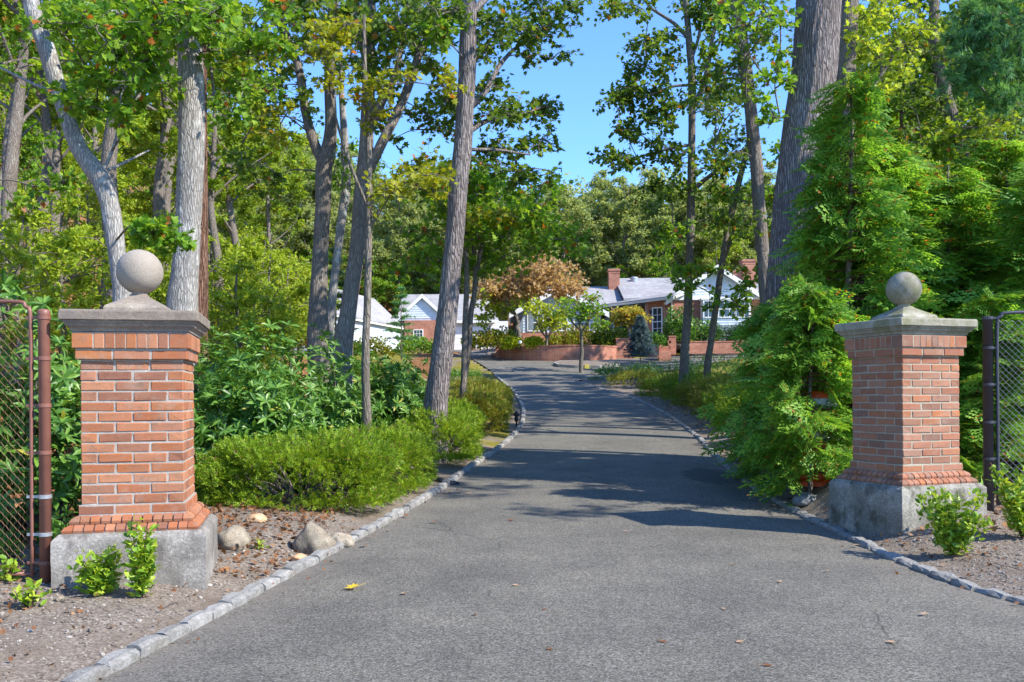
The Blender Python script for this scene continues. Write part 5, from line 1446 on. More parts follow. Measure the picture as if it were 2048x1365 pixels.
# roof right behind gable
m = MB(); v = [(16.2, 64, 7.6), (21, 64, 7.6), (21, 69, 9.5), (16.2, 69, 9.5)]; v += [(a, b, c + .14) for a, b, c in v]
m.add(v, [(3, 2, 1, 0), (4, 5, 6, 7), (0, 1, 5, 4), (1, 2, 6, 5), (2, 3, 7, 6), (3, 0, 4, 7)]); m.build('roof', MT['shingle'], H)
m = MB(); m.box(16.25, 64.5, 4.3, 21, 64.7, 7.6); m.build('wall', MT['siding'], H)
# left gable wing
gable_wall(H, .35, 6.0, 4.0, 6.85, 8.35, 62.0, .2, 'siding')
siding(H, .35, 6.0, 5.45, 8.3, 61.99, 'siding', .19, lambda z: (.35, 6.0) if z < 6.85 else (3.175 - (8.33 - z) * 1.88, 3.175 + (8.33 - z) * 1.88))
m = MB(); m.box(.33, 61.86, 3.9, 6.02, 61.95, 5.42); m.build('brick_base', MT['far_brick'], H)
gable_roof(H, .35, 6.0, 6.85, 8.35, 62.0, 70, .5)
m = MB(); m.box(.35, 62.2, 4, .55, 70, 6.85); m.build('wall', MT['siding'], H)
for x in (1.6, 3.2, 4.7):
    win(H, TM(x, 61.94, 5.6), .95, 1.05, 3, 2)
for x in (.62, ):
    for s_ in (-.12, .55):
        m = MB(); m.box(x + s_, 61.88, 5.5, x + s_ + .28, 61.94, 6.75); m.build('shutter', MT['shutter'], H)
for o in set(bpy.data.objects) - before:
    if o.parent == H: hw(o)

# garage wing A: local frame at the near corner, x along the lit wall, y to the left gable
GA = house_root('garage_wing', (-12.6, 65, 4.3), 0, 'white shingled garage wing with grey roof behind the forked tree')
ang = math.atan2(13, 3.2)
before = set(bpy.data.objects)
w_, LA = 4.6, 13.4
# local: gable faces -Y (towards camera), ridge along +Y
gx0, gx1 = -w_, 0.0
gable_wall(GA, gx0, gx1, -.4, 2.95, 5.1, 0, .2, 'siding_shaded')
siding(GA, gx0, gx1, 0, 5.05, -.01, 'siding_shaded', .24, lambda z: (gx0, gx1) if z < 2.95 else (-2.3 - (5.08 - z) * 1.07, -2.3 + (5.08 - z) * 1.07))
gable_roof(GA, gx0, gx1, 2.95, 5.1, 0, LA, .3)
m = MB(); m.box(-.2, .2, -.4, 0, LA, 2.95); m.build('wall', MT['siding'], GA)
# siding on the long lit wall: author along x then rotate
sd = siding(GA, 0, LA, 0, 2.75, 0, 'siding', .26); sd.matrix_basis = TM(.002, 0, 0, math.pi / 2)
m = MB(); m.box(.0, 0, 2.72, .05, LA, 2.95); m.build('fascia', MT['white_trim'], GA)
gable_wall(GA, gx0, gx1, -.4, 2.95, 5.1, LA - .2, .2, 'siding')
GA.rotation_euler = (0, 0, ang - math.pi / 2)
# garage block B: world aligned
GB = house_root('garage', (-7.5, 80, 5.1), 0, 'garage block with white door and brick corner beyond the grey tree')
m = MB(); m.box(-1.6, -1.2, -.5, 1.6, 2, 2.6); m.build('wall', MT['far_brick'], GB)
win(GB, TM(-.45, -1.22, .55), .72, 1.2, 3, 4)
gable_wall(GB, -2.2, 2.0, 2.6, 2.75, 4.7, -1.0, .2, 'siding')
siding(GB, -2.2, 2.0, 2.78, 4.6, -1.01, 'siding', .2, lambda z: (-.1 - (4.68 - z) * 1.06, -.1 + (4.68 - z) * 1.06))
gable_roof(GB, -2.2, 2.0, 2.75, 4.7, -1.0, 6, .25)
m = MB(); m.box(1.6, .3, -.5, 7.2, .5, 2.6); m.build('wall', MT['white_trim'], GB)
m = MB()
m.box(2.45, .2, 0, 5.0, .28, 2.15)
for q in range(4): m.box(2.5, .18, .04 + q * .53, 4.95, .199, .50 + q * .53)
m.build('garage_door', MT['white_trim'], GB)
m = MB(); v = [(-2.4, -.2, 2.55), (6.4, -.2, 2.55), (5.2, 4.2, 5.25), (-2.4, 4.2, 5.25), (6.4, 8, 2.55), (-2.4, 8, 2.55)]
v += [(a, b, c + .15) for a, b, c in v]
m.add(v, [(0, 3, 2, 1), (3, 5, 4, 2), (6, 7, 8, 9), (9, 8, 10, 11), (0, 1, 7, 6), (1, 2, 8, 7), (2, 4, 10, 8), (4, 5, 11, 10), (5, 3, 9, 11), (3, 0, 6, 9)]); m.build('roof', MT['shingle'], GB)
m = MB(); m.box(-2.4, -.3, 2.42, 6.4, -.2, 2.66); m.build('gutter', MT['white_trim'], GB)

# ------------------------------------------------------------ retaining wall, steps
wall_px = [(950, 703, .62), (975, 709, .74), (998, 717, .84), (1020, 720, .80), (1060, 722, .78), (1110, 723, .78), (1160, 723, .78), (1200, 721, .78), (1233, 719, .80)]
wp = [(solveD(a, b), c) for a, b, c in wall_px]
RW = empty('retaining_wall', (wp[4][0].x, wp[4][0].y, wp[4][0].z), 'low curved red brick retaining wall between the court and the front beds', 'wall')
ro = Vector(RW.location)
def wall_run(pts, hs, th=.3, name='wall_run'):
    m = MB(); c = MB(); n = len(pts)
    dirs = [((pts[min(i + 1, n - 1)] - pts[max(i - 1, 0)]).normalized()) for i in range(n)]
    vv = []; cv = []
    for p, h, d in zip(pts, hs, dirs):
        nn = Vector((-d.y, d.x, 0)).normalized(); q = p - ro
        for s_ in (0, th): vv += [(q.x + nn.x * s_, q.y + nn.y * s_, q.z - .3), (q.x + nn.x * s_, q.y + nn.y * s_, q.z + h)]
        for s_ in (-.03, th + .03): cv += [(q.x + nn.x * s_, q.y + nn.y * s_, q.z + h + .002), (q.x + nn.x * s_, q.y + nn.y * s_, q.z + h + .07)]
    def strip(v, mb):
        f = []
        for i in range(n - 1):
            a, b = i * 4, i * 4 + 4
            f += [(a, b, b + 1, a + 1), (a + 2, a + 3, b + 3, b + 2), (a + 1, b + 1, b + 3, a + 3), (a, a + 2, b + 2, b)]
        f += [(0, 1, 3, 2), ((n - 1) * 4, (n - 1) * 4 + 2, (n - 1) * 4 + 3, (n - 1) * 4 + 1)]
        mb.add(v, f)
    strip(vv, m); strip(cv, c)
    o = m.build(name, MT['far_brick'], RW); c.build('coping', MT['far_brick'], o)
ztop = lambda i: wp[i][0].z + wp[i][1]
# constant top level
run1 = catmull([tuple(p) for p, h in wp[2:]], 4)
topz = wp[4][0].z + .80
wall_run([Vector(p) for p in run1], [topz - p[2] for p in run1])
run0 = [p for p, h in wp[:3]]
wall_run(run0, [topz - .25 - p.z for p in run0])
def wpier(p, w, h, nm='wall_pier'):
    m = MB(); q = p - ro; m.box(q.x - w / 2, q.y - w / 2, q.z - .3, q.x + w / 2, q.y + w / 2, q.z + h); m.box(q.x - w / 2 - .04, q.y - w / 2 - .04, q.z + h + .001, q.x + w / 2 + .04, q.y + w / 2 + .04, q.z + h + .08)
    m.build(nm, MT['far_brick'], RW)
wpier(wp[2][0], .42, topz - wp[2][0].z + .12)
q0 = solveD(1247, 718)
m = MB(); q = q0 - ro; m.box(q.x - .45, q.y - .15, q.z - .3, q.x + .55, q.y + .25, q.z + 1.15); m.build('wall_run', MT['far_brick'], RW)
m = MB(); m.box(q.x - .48, q.y - .18, q.z + 1.152, q.x + .58, q.y + .28, q.z + 1.22); m.build('coping', MT['far_brick'], RW)
# right part by the steps
def at(px, py, D): return P(px, py, D)
for (x0, x1, yt, yb, D) in [(1296, 1318, 674, 705, 52), (1338, 1352, 674, 700, 54), (1378, 1500, 684, 698, 55)]:
    a, b = at(x0, yb, D), at(x1, yt, D)
    m = MB(); m.box(a.x - ro.x, D - ro.y, a.z - ro.z - .3, b.x - ro.x, D + .3 - ro.y, b.z - ro.z); m.box(a.x - ro.x - .03, D - ro.y - .03, b.z - ro.z + .001, b.x - ro.x + .03, D + .33 - ro.y, b.z - ro.z + .06)
    m.build('wall_run', MT['far_brick'], RW)
ST = empty('entrance_steps', tuple(at(1330, 700, 53)), 'short flight of brick steps up to the porch', 'steps')
so_ = Vector(ST.location)
for k_ in range(5):
    a = at(1318, 703 - k_ * 5.2, 52.6 + k_ * .35); b = at(1342, 703 - k_ * 5.2, 52.6 + k_ * .35)
    m = MB(); m.box(a.x - so_.x, a.y - so_.y, a.z - so_.z - .6, b.x - so_.x, a.y + .5 - so_.y, a.z - so_.z); m.build('step', MT['far_brick'], ST)
# planted terrace behind the wall
bp = [Vector(p) for p in run1]
tv = [(p.x, p.y + .28, topz - .10) for p in bp] + [(bp[-1].x + 5.5, bp[-1].y + 4, topz + .25), (12, 59.2, 4.5), (6, 61.8, 4.4), (0, 61.8, 4.3), (bp[0].x - .5, 60, 4.2)]
m = MB(); m.add(tv, [tuple(range(len(tv)))]); tag(m.build('planting_terrace', MT['earth']), 'raised earth bed behind the brick retaining wall', kind='structure')
# island
ipx = [(1107, 731), (1120, 727), (1165, 726), (1215, 728), (1240, 734), (1200, 738), (1150, 737), (1115, 735)]
ip = [solveD(a, b) for a, b in ipx]; n_i = len(ip)
m = MB(); v = [(p.x, p.y, p.z - .05) for p in ip] + [(p.x, p.y, p.z + .16) for p in ip]
m.add(v, [tuple(range(n_i, 2 * n_i))] + [(i, (i + 1) % n_i, (i + 1) % n_i + n_i, i + n_i) for i in range(n_i)])
tag(m.build('kerbed_island', MT['granite']), 'kerbed planting island in the asphalt in front of the brick wall', kind='structure')
ic = sum(ip, Vector()) / n_i
m = MB(); v = [tuple(ic + (p - ic) * .9 + Vector((0, 0, .165))) for p in ip]; m.add(v, [tuple(range(n_i))])
tag(m.build('island_earth', MT['earth']), 'earth inside the kerbed island', kind='structure')

# ------------------------------------------------------------ garden planting near the house
tz = topz - .1
def g_tree(name, label, trunk, bark, limbs, clumps, leaf, size, per, lm, group='small ornamental trees by the house', **k):
    return px_tree(name, label, 'tree', group, trunk, bark, limbs=limbs, clumps=clumps, leaf=leaf, lsize=size, per=per, lmat=lm, sides=12, disp=.03, flare=.15, **k)
g_tree('dogwood_tree', 'spreading dogwood with rusty orange autumn foliage left of the house gable', [(1038, 668, 56, 9), (1034, 655, 56, 8), (1036, 645, 56, 7), (1028, 625, 56, 6), (1010, 600, 56, 4)], 'bark_mid',
       [[(1036, 648, 56, 7), (1046, 628, 56, 5), (1058, 600, 56, 4), (1075, 570, 56, 3)], [(1030, 630, 56, 4), (1000, 612, 56, 3), (975, 600, 56, 2)]],
       [(1070, 550, 45, 25, 26, 56, 1.6, .8), (1110, 560, 45, 30, 22, 57, 1.6, .8), (1020, 575, 55, 22, 26, 56, 1.6, .75), (985, 585, 40, 20, 14, 56, 1.6, .7), (1095, 525, 30, 12, 9, 57, 1.5, .6), (1140, 585, 40, 12, 8, 57, 1.3, .5)],
       'wide', .24, 60, 'leaf_rust', extra=([(1010, 600, 60, 20, 14, 56, 1.5, .6), (975, 625, 30, 20, 8, 57, 1, .6)], 'wide', .22, 50, 'leaf_yellowgreen'))
g_tree('dogwood_tree', 'small lime green tree in the raised bed in front of the white gable', [(1093, 690, 53.5, 6), (1094, 675, 53.5, 5), (1090, 655, 53.5, 4)], 'bark_dark',
       [[(1094, 678, 53.5, 4), (1105, 660, 53.5, 3), (1115, 640, 53.5, 2)], [(1093, 676, 53.5, 4), (1080, 660, 53.5, 3), (1072, 640, 53.5, 2)]],
       [(1092, 630, 32, 28, 30, 53.5, .8, .45), (1120, 645, 18, 14, 7, 53.5, .6, .4)], 'wide', .2, 34, 'leaf_lime')
g_tree('dogwood_tree', 'small dark trunked tree on the kerbed island in front of the wall', [(1162, 727, 46.8, 8), (1164, 705, 46.8, 7), (1163, 680, 46.8, 6), (1162, 660, 46.8, 6), (1158, 645, 46.8, 4), (1150, 625, 46.8, 3)], 'bark_dark',
       [[(1163, 665, 46.8, 4), (1175, 645, 46.8, 3), (1190, 625, 46.8, 2)], [(1163, 662, 46.8, 4), (1145, 645, 46.8, 3), (1135, 625, 46.8, 2)]],
       [(1160, 610, 45, 22, 20, 46.8, 1, .45), (1190, 635, 26, 22, 16, 46.8, .8, .45), (1140, 625, 28, 18, 7, 46.8, .8, .4)], 'wide', .17, 34, 'leaf_maple')
g_tree('weeping_cherry', 'weeping mop headed tree turning yellow and pink before the porch', [(1258, 668, 55, 6), (1257, 655, 55, 5), (1256, 640, 55, 5)], 'bark_dark', [],
       [(1256, 628, 30, 10, 34, 55, .8, .42), (1240, 640, 14, 8, 8, 55, .6, .35), (1278, 642, 14, 10, 9, 55, .6, .35)], 'wide', .2, 36, 'leaf_weep')
# conifers
def conifer(name, label, px, pyb, D, pyt, Rm, lm, n, leaf='tuft', sz=.3, z=None, sparse=False, cat='tree'):
    b = P(px, pyb, D); zt = P(px, pyt, D).z; H_ = zt - b.z; nb = NB(); tb = NB()
    V, Fq = tube_arr(np.array([(0, 0, -.4), (0, 0, H_ * .5), (0, 0, H_)]), [.05 * H_ / 4, .03 * H_ / 4, .005], 8); tb.add(V, Fq)
    pos = []; dr = []
    for k_ in range(n):
        t = rng.uniform(.03 if not sparse else .12, 1); a = rng.uniform(0, 6.283); L = (Rm * (1 - t) ** .8 + .05) * rng.uniform(.7, 1.1); e = np.array([math.cos(a), math.sin(a), 0])
        if sparse: t = round(t * 9) / 9
        s0 = np.array([0, 0, t * H_]); end = s0 + e * L + (0, 0, -.12 * L if not sparse else .05 * L)
        V, Fq = tube_arr(np.array([s0, end]), [.012, .004], 3); nb.add(V, Fq, 1)
        m_ = 9; s = rng.uniform(.2, 1, m_)[:, None]; pos.append(s0 + (end - s0) * s); dr.append(np.repeat(e[None], m_, 0) + rng.normal(size=(m_, 3)) * .5)
    pos = np.vstack(pos); dr = np.vstack(dr)
    scatter(nb, TPL[leaf], pos, orient(len(pos), .6, .6, dr), sz * rng.uniform(.7, 1.2, len(pos)), 0)
    root = empty(name, tuple(b), label, cat)
    link('trunk', tb.mesh('trunk', [MT['bark_dark']], True), root); link('crown', nb.mesh('crown', [MT[lm], MT['bark_dark']]), root)
conifer('blue_spruce', 'small blue spruce in front of the brick wall by the steps', 1281, 712, 47, 634, .85, 'needle_blue', 320, sz=.22)
conifer('spruce_tree', 'thin young spruce with open tiers in front of the garage', 803, 705, 50, 578, 1.2, 'needle_pine', 130, sz=.24, sparse=True)
conifer('spruce_tree', 'dark spruce between the forked tree and the tall grey tree', 672, 705, 42, 500, 1.0, 'needle_dark', 200, sz=.26, sparse=True)
for (px, pyb, D, rx, rz, leaf, sz, n, lm, box, lab) in [
    (975, 695, 56, 1.5, 1.15, 'wide', .17, 1500, 'leaf_azalea', .2, 'rounded russet green shrub at the left end of the retaining wall'),
    (1000, 690, 58, 1.3, 1.1, 'wide', .17, 1200, 'leaf_oak', .2, 'dark green shrub left of the orange dogwood'),
    (1128, 695, 56, 1.3, 1.0, 'wide', .16, 1400, 'leaf_azalea', .3, 'reddish shrub in the raised bed behind the island tree'),
    (1180, 692, 56.5, 1.9, 1.35, 'wide', .16, 2200, 'leaf_azalea', .35, 'wide russet green shrub in the raised bed below the roof'),
    (1225, 692, 56, 1.5, 1.15, 'wide', .16, 1700, 'leaf_oak', .3, 'green shrub in the raised bed next to the weeping tree'),
    (1358, 682, 57, .95, 2.2, 'wide', .16, 2200, 'leaf_rhodo', .3, 'tall dark evergreen shrub against the brick corner of the house'),
    (1395, 680, 57.5, 1.5, 1.35, 'wide', .16, 1700, 'leaf_rhodo', .4, 'dark evergreen shrub below the bay window, left end'),
    (1450, 682, 57.8, 1.9, 1.0, 'twig', .2, 2000, 'needle_dark', .6, 'clipped dark hedge below the bay window'),
    (1500, 680, 57.8, 1.4, 1.0, 'twig', .2, 1500, 'needle_dark', .6, 'clipped dark hedge below the right corner of the house'),
    (835, 705, 60, 1.5, 1.1, 'wide', .18, 1200, 'leaf_maple', .2, 'leafy green shrub below the garage window'),
    (660, 700, 48, 1.1, 1.4, 'wide', .18, 1000, 'leaf_maple', .1, 'green bush at the foot of the white shingled wall'),
    (745, 708, 52, 1.2, 1.0, 'wide', .17, 900, 'leaf_azalea', .1, 'thin twiggy shrub in front of the white shingled wall'),
    (590, 690, 42, 1.6, 1.6, 'wide', .18, 1500, 'leaf_azalea', .1, 'rusty leaved bush in front of the dark garage gable'),
    (1300, 690, 50, .9, .8, 'wide', .16, 900, 'leaf_rhodo', .2, 'dark shrub right of the blue spruce')]:
    b = P(px, pyb, D)
    shrub('garden_shrub', lab, 'shrub', 'shrubs around the house', b.x, D, rx, rx * .8, rz, leaf, sz, n, lm, box, z=b.z - .1, shell=.35, stems=8, zlo=-.1)
b0, b1 = P(1005, 692, 53.5), P(1088, 692, 53.5)
shrub('low_hedge', 'bright chartreuse hedge along the top of the retaining wall', 'hedge', None, (b0.x + b1.x) / 2, 54.0, (b1.x - b0.x) / 2, .6, .66, 'wide', .13, 3200, 'leaf_lime', .7, z=topz - .12, shell=.3, stems=8)

# ------------------------------------------------------------ fences
def fence_gate(root, M, w, h, wire_mat, pipe_mat, pr, cell, wr, parts=('gate_frame', 'wire_mesh')):
    m = MB()
    def T(v): return M @ Vector(v)
    c = .14
    pth = [T((0, 0, .04)), T((0, 0, h - c)), T((c * .3, 0, h - c * .3)), T((c, 0, h)), T((w, 0, h))]
    m.tube(catmull([tuple(p) for p in [T((0, 0, .04)), T((0, 0, h * .5)), T((0, 0, h - c)), T((c * .25, 0, h - c * .25)), T((c, 0, h)), T((w * .6, 0, h)), T((w, 0, h))]], 4), pr, 10)
    m.tube([T((0, 0, .06)), T((w, 0, .06))], pr, 10)
    m.build(parts[0], MT[pipe_mat], root, smooth=True)
    nb = NB()
    n = int(w / cell) + int(h / cell) + 2
    hz = h - .06; st = cell
    # woven zigzag wires, running vertically
    kx = 0; x = pr * 1.2
    while x < w:
        pts = []; z = .06; s = 1 if kx % 2 == 0 else -1; q = 0
        while z < hz:
            pts.append(tuple(T((x + (cell / 2 if (q % 2 == 0) else 0), .004 * (1 if q % 2 else -1), z)))); z += cell / 2; q += 1
        V, Fq = tube_arr(np.array(pts), wr, 4); nb.add(V, Fq)
        pts = [tuple(T((x + (cell / 2 if (qq % 2 == 1) else 0) + cell / 2, .004 * (-1 if qq % 2 else 1), .06 + qq * cell / 2))) for qq in range(q)]
        x += cell / 2 * 2 if False else cell
        V, Fq = tube_arr(np.array(pts), wr, 4); nb.add(V, Fq); kx += 1
    link(parts[1], nb.mesh(parts[1], [MT[wire_mat]]), root)
# left
pl_ = P(89, 790, 5.9); zgl = gz(pl_.x, pl_.y)
LP = empty('gate_post', (pl_.x, pl_.y, zgl), 'round brown painted steel post left of the left pier', 'post')
hp = 1.86 - zgl
m = MB(); m.lathe([(.036, -.2), (.036, hp - .04), (.038, hp - .035), (.038, hp - .005), (.030, hp + .004), (.012, hp + .008)], 20); m.build('post_tube', MT['brown_paint'], LP, smooth=True)
for z_ in (.12, .30, .54, .82, 1.12, 1.42, 1.68):
    m = MB(); m.lathe([(.0365, z_), (.041, z_ + .002), (.041, z_ + .024), (.0365, z_ + .026)], 20); m.box(-.115, -.008, z_ + .004, -.035, .008, z_ + .022)
    m.build('hinge_band', MT['galv'] if z_ in (.30, .54) else MT['brown_paint'], LP)
LG = empty('chain_link_gate', (pl_.x - .085, pl_.y, zgl), 'rusty brown chain link gate leaf left of the brown post', 'gate')
fence_gate(LG, Matrix.Rotation(R(180 - 6), 4, 'Z'), 1.5, 1.80, 'wire_brown', 'brown_paint', .013, .056, .0019)
# right
pr_ = P(1976, 790, 8.35); zgr = gz(pr_.x, pr_.y)
RP = empty('gate_post', (pr_.x, pr_.y, zgr), 'round black steel post right of the right pier', 'post')
hp = 1.97 - zgr
m = MB(); m.lathe([(.044, -.2), (.044, hp - .03), (.047, hp - .03), (.045, hp - .005), (.025, hp + .008)], 20); m.build('post_tube', MT['black_paint'], RP, smooth=True)
for z_ in (.45, .78, 1.12, 1.45, 1.72):
    m = MB(); m.lathe([(.0445, z_), (.049, z_ + .002), (.049, z_ + .024), (.0445, z_ + .026)], 20); m.box(.035, -.008, z_ + .004, .10, .008, z_ + .022); m.build('hinge_band', MT['black_paint'], RP)
RG = empty('chain_link_gate', (pr_.x + .085, pr_.y, zgr), 'grey chain link gate leaf right of the black post', 'gate')
fence_gate(RG, Matrix.Rotation(R(-4), 4, 'Z'), 1.6, 1.78, 'wire_grey', 'black_paint', .016, .056, .0022)

# ------------------------------------------------------------ stones, barrel, lights
def rock(px, py, D, s, label, mt, seed, pointy=0, group=None, dz=0.0):
    import bmesh
    p = P(px, py, D); bm = bmesh.new(); bmesh.ops.create_icosphere(bm, subdivisions=4, radius=1)
    for v in bm.verts:
        q = v.co.copy(); n_ = noise.noise(q * 1.1 + Vector((seed, 0, 0))) * .22 + noise.noise(q * 2.8 + Vector((0, seed, 0))) * .08 + noise.noise(q * 8) * .02
        v.co = q * (1 + n_)
        if pointy: 
            k_ = max(0, v.co.z); v.co.x *= 1 - pointy * k_ * .55; v.co.y *= 1 - pointy * k_ * .5
            v.co.x -= pointy * .25 * k_
        v.co = Vector((v.co.x * s[0], v.co.y * s[1], v.co.z * s[2]))
    for f in bm.faces: f.smooth = True
    me = bpy.data.meshes.new('boulder'); bm.to_mesh(me); bm.free(); me.materials.append(MT[mt])
    o = link('boulder', me, None, (p.x, D, gz(p.x, D) + s[2] * .50 + dz), (0, 0, seed * 1.3)); tag(o, label, 'stone', group)
rock(468, 1070, 7.25, (.145, .13, .11), 'smooth rounded tan boulder against the left pier plinth', 'boulder', 1)
rock(628, 1068, 7.55, (.155, .15, .16), 'large pointed whitish boulder below the hedge', 'boulder', 4.5, .9)
rock(680, 1068, 7.85, (.13, .11, .075), 'low flat tan stone beside the pointed boulder', 'boulder', 7)
rock(600, 1107, 7.15, (.072, .06, .042), 'small orange brown stone beside the kerb', 'boulder_orange', 2)
rock(1612, 1000, 9.9, (.16, .12, .085), 'half buried grey stone left of the right pier', 'boulder_grey', 3)
rock(512, 1024, 8.3, (.09, .08, .05), 'small brown stone in the shade under the hedge', 'boulder_orange', 5)
rock(120, 1210, 5.5, (.028, .025, .018), 'small pale stone in the dirt in front of the left pier', 'boulder', 6)
b = P(1636, 800, 10.42)
zb_ = gz(b.x, b.y)
BR = empty('traffic_barrel', (b.x, b.y, zb_), 'orange traffic barrel with white band hidden in the arborvitae', 'traffic barrel')
m = MB(); m.lathe([(.30, 0), (.30, .05), (.25, .08), (.245, .28), (.265, .29), (.26, .46), (.235, .47), (.23, .66), (.245, .67), (.24, .83), (.215, .84), (.21, 1.0), (.19, 1.05), (.05, 1.06)], 28); m.build('drum', MT['orange'], BR, smooth=False)
for z0, z1, r0 in ((.49, .64, .2365), (.86, .97, .2165)):
    m = MB(); m.lathe([(r0, z0), (r0 + .001, z0 + .002), (r0, z1)], 28); m.build('reflective_band', MT['white_band'], BR)
m = MB(); m.tube([(-.08, 0, 1.05), (-.08, 0, 1.13), (.08, 0, 1.13), (.08, 0, 1.05)], .015, 8); m.build('handle', MT['orange'], BR)
# path light
p = P(1033, 830, 20.5)
PL = empty('path_light', (p.x, p.y, gz(p.x, p.y)), 'small black path light at the bend of the left kerb', 'garden light')
m = MB(); m.lathe([(.02, 0), (.02, .16), (.045, .18), (.05, .26), (.035, .28), (.07, .30), (.075, .33), (.03, .38), (.01, .40)], 14); m.build('lamp_body', MT['black'], PL, smooth=True)
m = MB(); m.lathe([(.06, 0), (.05, .02), (.02, .03)], 12); m.build('foot', MT['black'], PL)
p = P(1040, 690, 53.2)
GLB = empty('globe_light', (p.x, 53.2, topz), 'small white globe light on the chartreuse hedge edge', 'garden light')
m = MB(); m.lathe([(.02 + .09 * math.sin(math.pi * t / 8), .25 - .1 * math.cos(math.pi * t / 8)) for t in range(9)], 14); m.build('globe', MT['white_trim'], GLB, smooth=True)
m = MB(); m.lathe([(.02, -.1), (.02, .16)], 8); m.build('stem', MT['black'], GLB)
p = P(1175, 722, 48)
m = MB(); m.box(-.12, -.06, -.1, .12, .06, .12); o = m.build('marker_box', plain('yellow_plastic', (.5, .42, .08)), None, bevel=.02); o.location = (p.x, 48.6, gz(p.x, 48.6) + .1)
tag(o, 'small yellow marker box on the kerbed island', 'box')
# dark clods beside the left kerb
for (px, py, lab) in [(985, 852, 'a'), (1000, 845, 'b'), (965, 868, 'c'), (940, 885, 'd'), (955, 890, 'e'), (905, 955, 'f'), (880, 950, 'g')]:
    s0 = solveD(px, py, .1)
    rock(px, py, s0.y, (.07 + .03 * rnd.random(), .06, .035), 'lump of blackened mulch on the dirt between hedge and left kerb', 'black', ord(lab), 0, 'lumps of black mulch')

# ------------------------------------------------------------ fallen leaves on the asphalt
def lone_leaf(px, py, s, mt, label, group='dry leaves fallen on the asphalt', tpl='maple'):
    q = solveD(px, py); tv, tf = TPL[tpl]
    v = tv.copy(); v[:, :2] -= (0, .5); v[:, 2] = .12 * (v[:, 0] ** 2) * 2 + .25 * np.abs(v[:, 1]) ** 2 + rng.uniform(0, .04, len(v))
    nb = NB(); nb.add(v * s, tf); st = np.array([(0, -.5 * s, 0), (.05 * s, -.8 * s, .02 * s), (.03 * s, -1.05 * s, .05 * s)]); V, Fq = tube_arr(st, .0012, 3); nb.add(V, Fq)
    me = nb.mesh('fallen_leaf', [MT[mt]])
    o = link('fallen_leaf', me, None, (q.x, q.y, q.z + .034 - .004), (rnd.uniform(-.15, .15), rnd.uniform(-.15, .15), rnd.uniform(0, 6.28))); tag(o, label, 'leaf', group)
lone_leaf(702, 1185, .10, 'leaf_fall_y', 'large bright yellow maple leaf lying near the left kerb')
for (px, py, s, y) in [(808, 1197, .06, 't'), (938, 992, .09, 't'), (1212, 938, .07, 'd'), (1022, 1047, .07, 'd'), (1467, 1138, .055, 'd'), (1325, 1295, .05, 'd'), (1478, 1298, .045, 't'), (1783, 1297, .05, 't'), (1850, 1240, .055, 't'), (1447, 1228, .035, 't'), (1560, 1173, .05, 't'), (1712, 1098, .06, 't'),
                       (1310, 868, .09, 'd'), (1238, 862, .08, 't'), (1130, 870, .08, 'd'), (1180, 960, .06, 'd'), (1590, 1025, .08, 'd'), (1030, 1180, .04, 't'), (950, 1240, .04, 'd'), (870, 1050, .06, 'd'), (730, 1098, .09, 'd'), (812, 1037, .08, 'd'), (1655, 1150, .05, 't'), (1100, 1310, .04, 'd'), (930, 1140, .035, 't'), (1535, 1345, .05, 'd'), (1250, 1070, .04, 't'), (1390, 1010, .05, 'd'), (1090, 1230, .035, 'd')]:
    lone_leaf(px, py, s, 'leaf_fall_t' if y == 't' else 'leaf_dry', 'curled dry brown leaf fallen on the sunlit asphalt' if py > 1060 else 'dry brown leaf fallen on the shaded asphalt', tpl=rnd.choice(['maple', 'oak', 'star']))

# ------------------------------------------------------------ litter and gravel
nb = NB()
def pts_in(n, x0, x1, y0, y1, cond, dens=1):
    x = rng.uniform(x0, x1, n); y = y0 + (y1 - y0) * rng.uniform(0, 1, n) ** dens
    k_ = ~inside(x, y, DRIVE) & (np.minimum(seg_dist(x, y, LLINE), seg_dist(x, y, RLINE)) > .16) & cond(x, y)
    return x[k_], y[k_]
def put_leaves(n, x0, x1, y0, y1, cond, s0, s1, tpl, dens=1, dz=.01):
    x, y = pts_in(n, x0, x1, y0, y1, cond, dens)
    z = ground_z(x, y) + rng.uniform(.003, .02, len(x)) + dz
    rot = orient(len(x), 1.2, .5)
    scatter(nb, TPL[tpl], np.column_stack([x, y, z]), rot, rng.uniform(s0, s1, len(x)), 0)
put_leaves(7500, -6.5, -1.2, 6.4, 12.5, lambda x, y: (x < -1.7), .025, .065, 'star')
put_leaves(1500, -6, -2.3, 3.6, 6.4, lambda x, y: x < -2.75 - (y < 5) * .3, .02, .055, 'star')
put_leaves(500, -3.5, -.9, 3.6, 9.5, lambda x, y: x > -3.0, .015, .05, 'star')
put_leaves(9000, -22, -3.2, 12, 34, lambda x, y: x < -3.0, .08, .16, 'wide')
put_leaves(2200, 2.6, 8, 6.0, 16, lambda x, y: y > 7.5, .03, .08, 'star')
for line, sg in ((LLINE, -1), (RLINE, 1)):   # grit and leaves gathered in the gutters
    x = rng.uniform(-4, 5, 9000); y = 3.5 + 24 * rng.uniform(0, 1, 9000) ** 1.5
    dd_ = seg_dist(x, y, line); k_ = inside(x, y, DRIVE) & (dd_ < .02 + np.abs(rng.normal(size=9000)) * .10)
    x, y = x[k_], y[k_]
    scatter(nb, TPL['star'], np.column_stack([x, y, base_z(x, y) + .022]), orient(len(x), 1.2, .4), rng.uniform(.008, .040, len(x)), 0)
put_leaves(900, 2.4, 7, 4.5, 8, lambda x, y: x > 0, .015, .05, 'star')
put_leaves(1500, 2.5, 12, 16, 32, lambda x, y: x > 0, .05, .10, 'wide')
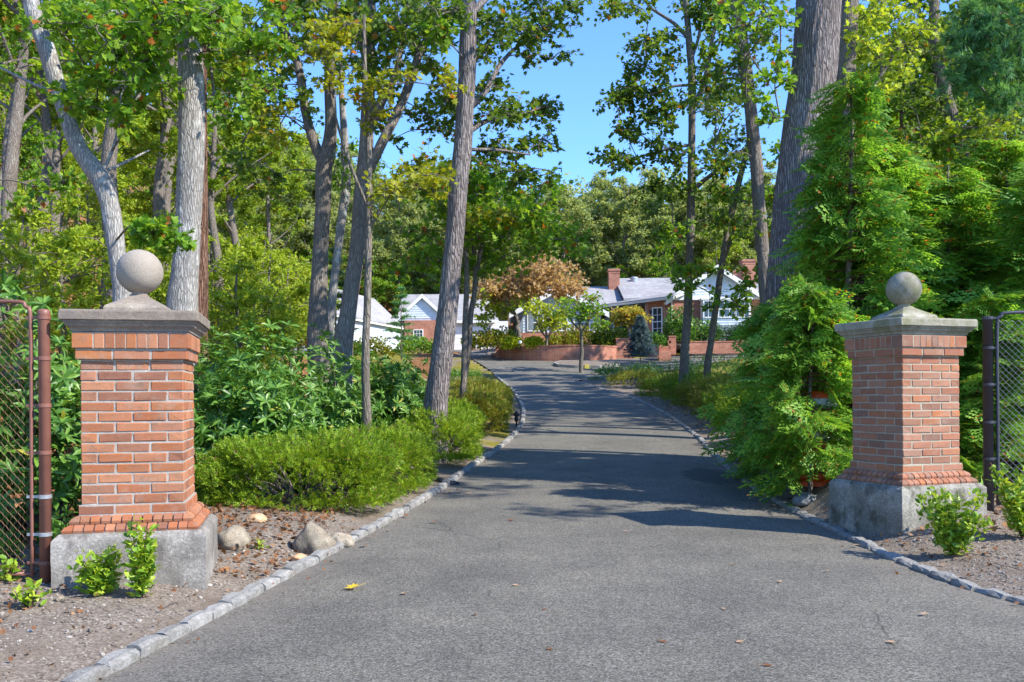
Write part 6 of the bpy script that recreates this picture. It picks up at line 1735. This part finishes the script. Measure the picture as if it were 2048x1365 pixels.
tag(link('leaf_litter', nb.mesh('leaf_litter', [MT['leaf_dry']])), 'rust brown fallen leaves carpeting the ground on both sides of the drive', 'leaf litter', kind='stuff')
nb = NB()
t_ = (1 + 5 ** .5) / 2
ico = np.array([(-1, t_, 0), (1, t_, 0), (-1, -t_, 0), (1, -t_, 0), (0, -1, t_), (0, 1, t_), (0, -1, -t_), (0, 1, -t_), (t_, 0, -1), (t_, 0, 1), (-t_, 0, -1), (-t_, 0, 1)]) / 1.9 * np.array([1, .8, .55])
icf = np.array([(0, 11, 5), (0, 5, 1), (0, 1, 7), (0, 7, 10), (0, 10, 11), (1, 5, 9), (5, 11, 4), (11, 10, 2), (10, 7, 6), (7, 1, 8), (3, 9, 4), (3, 4, 2), (3, 2, 6), (3, 6, 8), (3, 8, 9), (4, 9, 5), (2, 4, 11), (6, 2, 10), (8, 6, 7), (9, 8, 1)])
TPL['peb'] = (ico, [icf])
for n, x0, x1, y0, y1, s0, s1 in ((7000, -3.4, -.6, 3.4, 9, .003, .011), (6500, 2.2, 5.2, 4.4, 9.5, .003, .012), (300, -3.4, -.8, 3.6, 8, .012, .022), (250, 2.3, 5, 4.5, 9, .012, .024)):
    x, y = pts_in(n, x0, x1, y0, y1, lambda x, y: x == x)
    scatter(nb, TPL['peb'], np.column_stack([x, y, ground_z(x, y) + .002]), orient(len(x), 1.5, .3), rng.uniform(s0, s1, len(x)), 0)
def peb_mat():
    m, nt, b_ = mat('pebbles', .9, .2); g = G(nt); geo = nt.nodes.new('ShaderNodeNewGeometry')
    g.L(g.ramp(geo.outputs['Random Per Island'], [(0, (.10, .085, .075)), (.4, (.17, .14, .112)), (.75, (.27, .235, .20)), (1, (.40, .37, .33))]), b_.inputs['Base Color']); return m
tag(link('gravel', nb.mesh('gravel', [peb_mat()])), 'loose gravel and grit scattered on the verges by both piers', 'gravel', kind='stuff')
# bare twigs on the dirt
nb = NB()
for k_ in range(70):
    x, y = (rnd.uniform(-3.3, -1.2), rnd.uniform(4.2, 9)) if k_ < 40 else (rnd.uniform(2.6, 4.4), rnd.uniform(6, 9))
    if bool(inside(np.array([x]), np.array([y]), DRIVE)[0]): continue
    a = rnd.uniform(0, 6.28); L = rnd.uniform(.05, .28); z = gz(x, y) + .008
    pth = [(x + math.cos(a) * L * t + rnd.uniform(-.01, .01), y + math.sin(a) * L * t + rnd.uniform(-.01, .01), z + rnd.uniform(0, .008)) for t in (0, .35, .7, 1)]
    V, Fq = tube_arr(np.array(pth), .0025, 4); nb.add(V, Fq)
tag(link('dead_twigs', nb.mesh('dead_twigs', [MT['bark_mid']])), 'bare broken twigs lying on the dirt verges', 'twigs', kind='stuff')
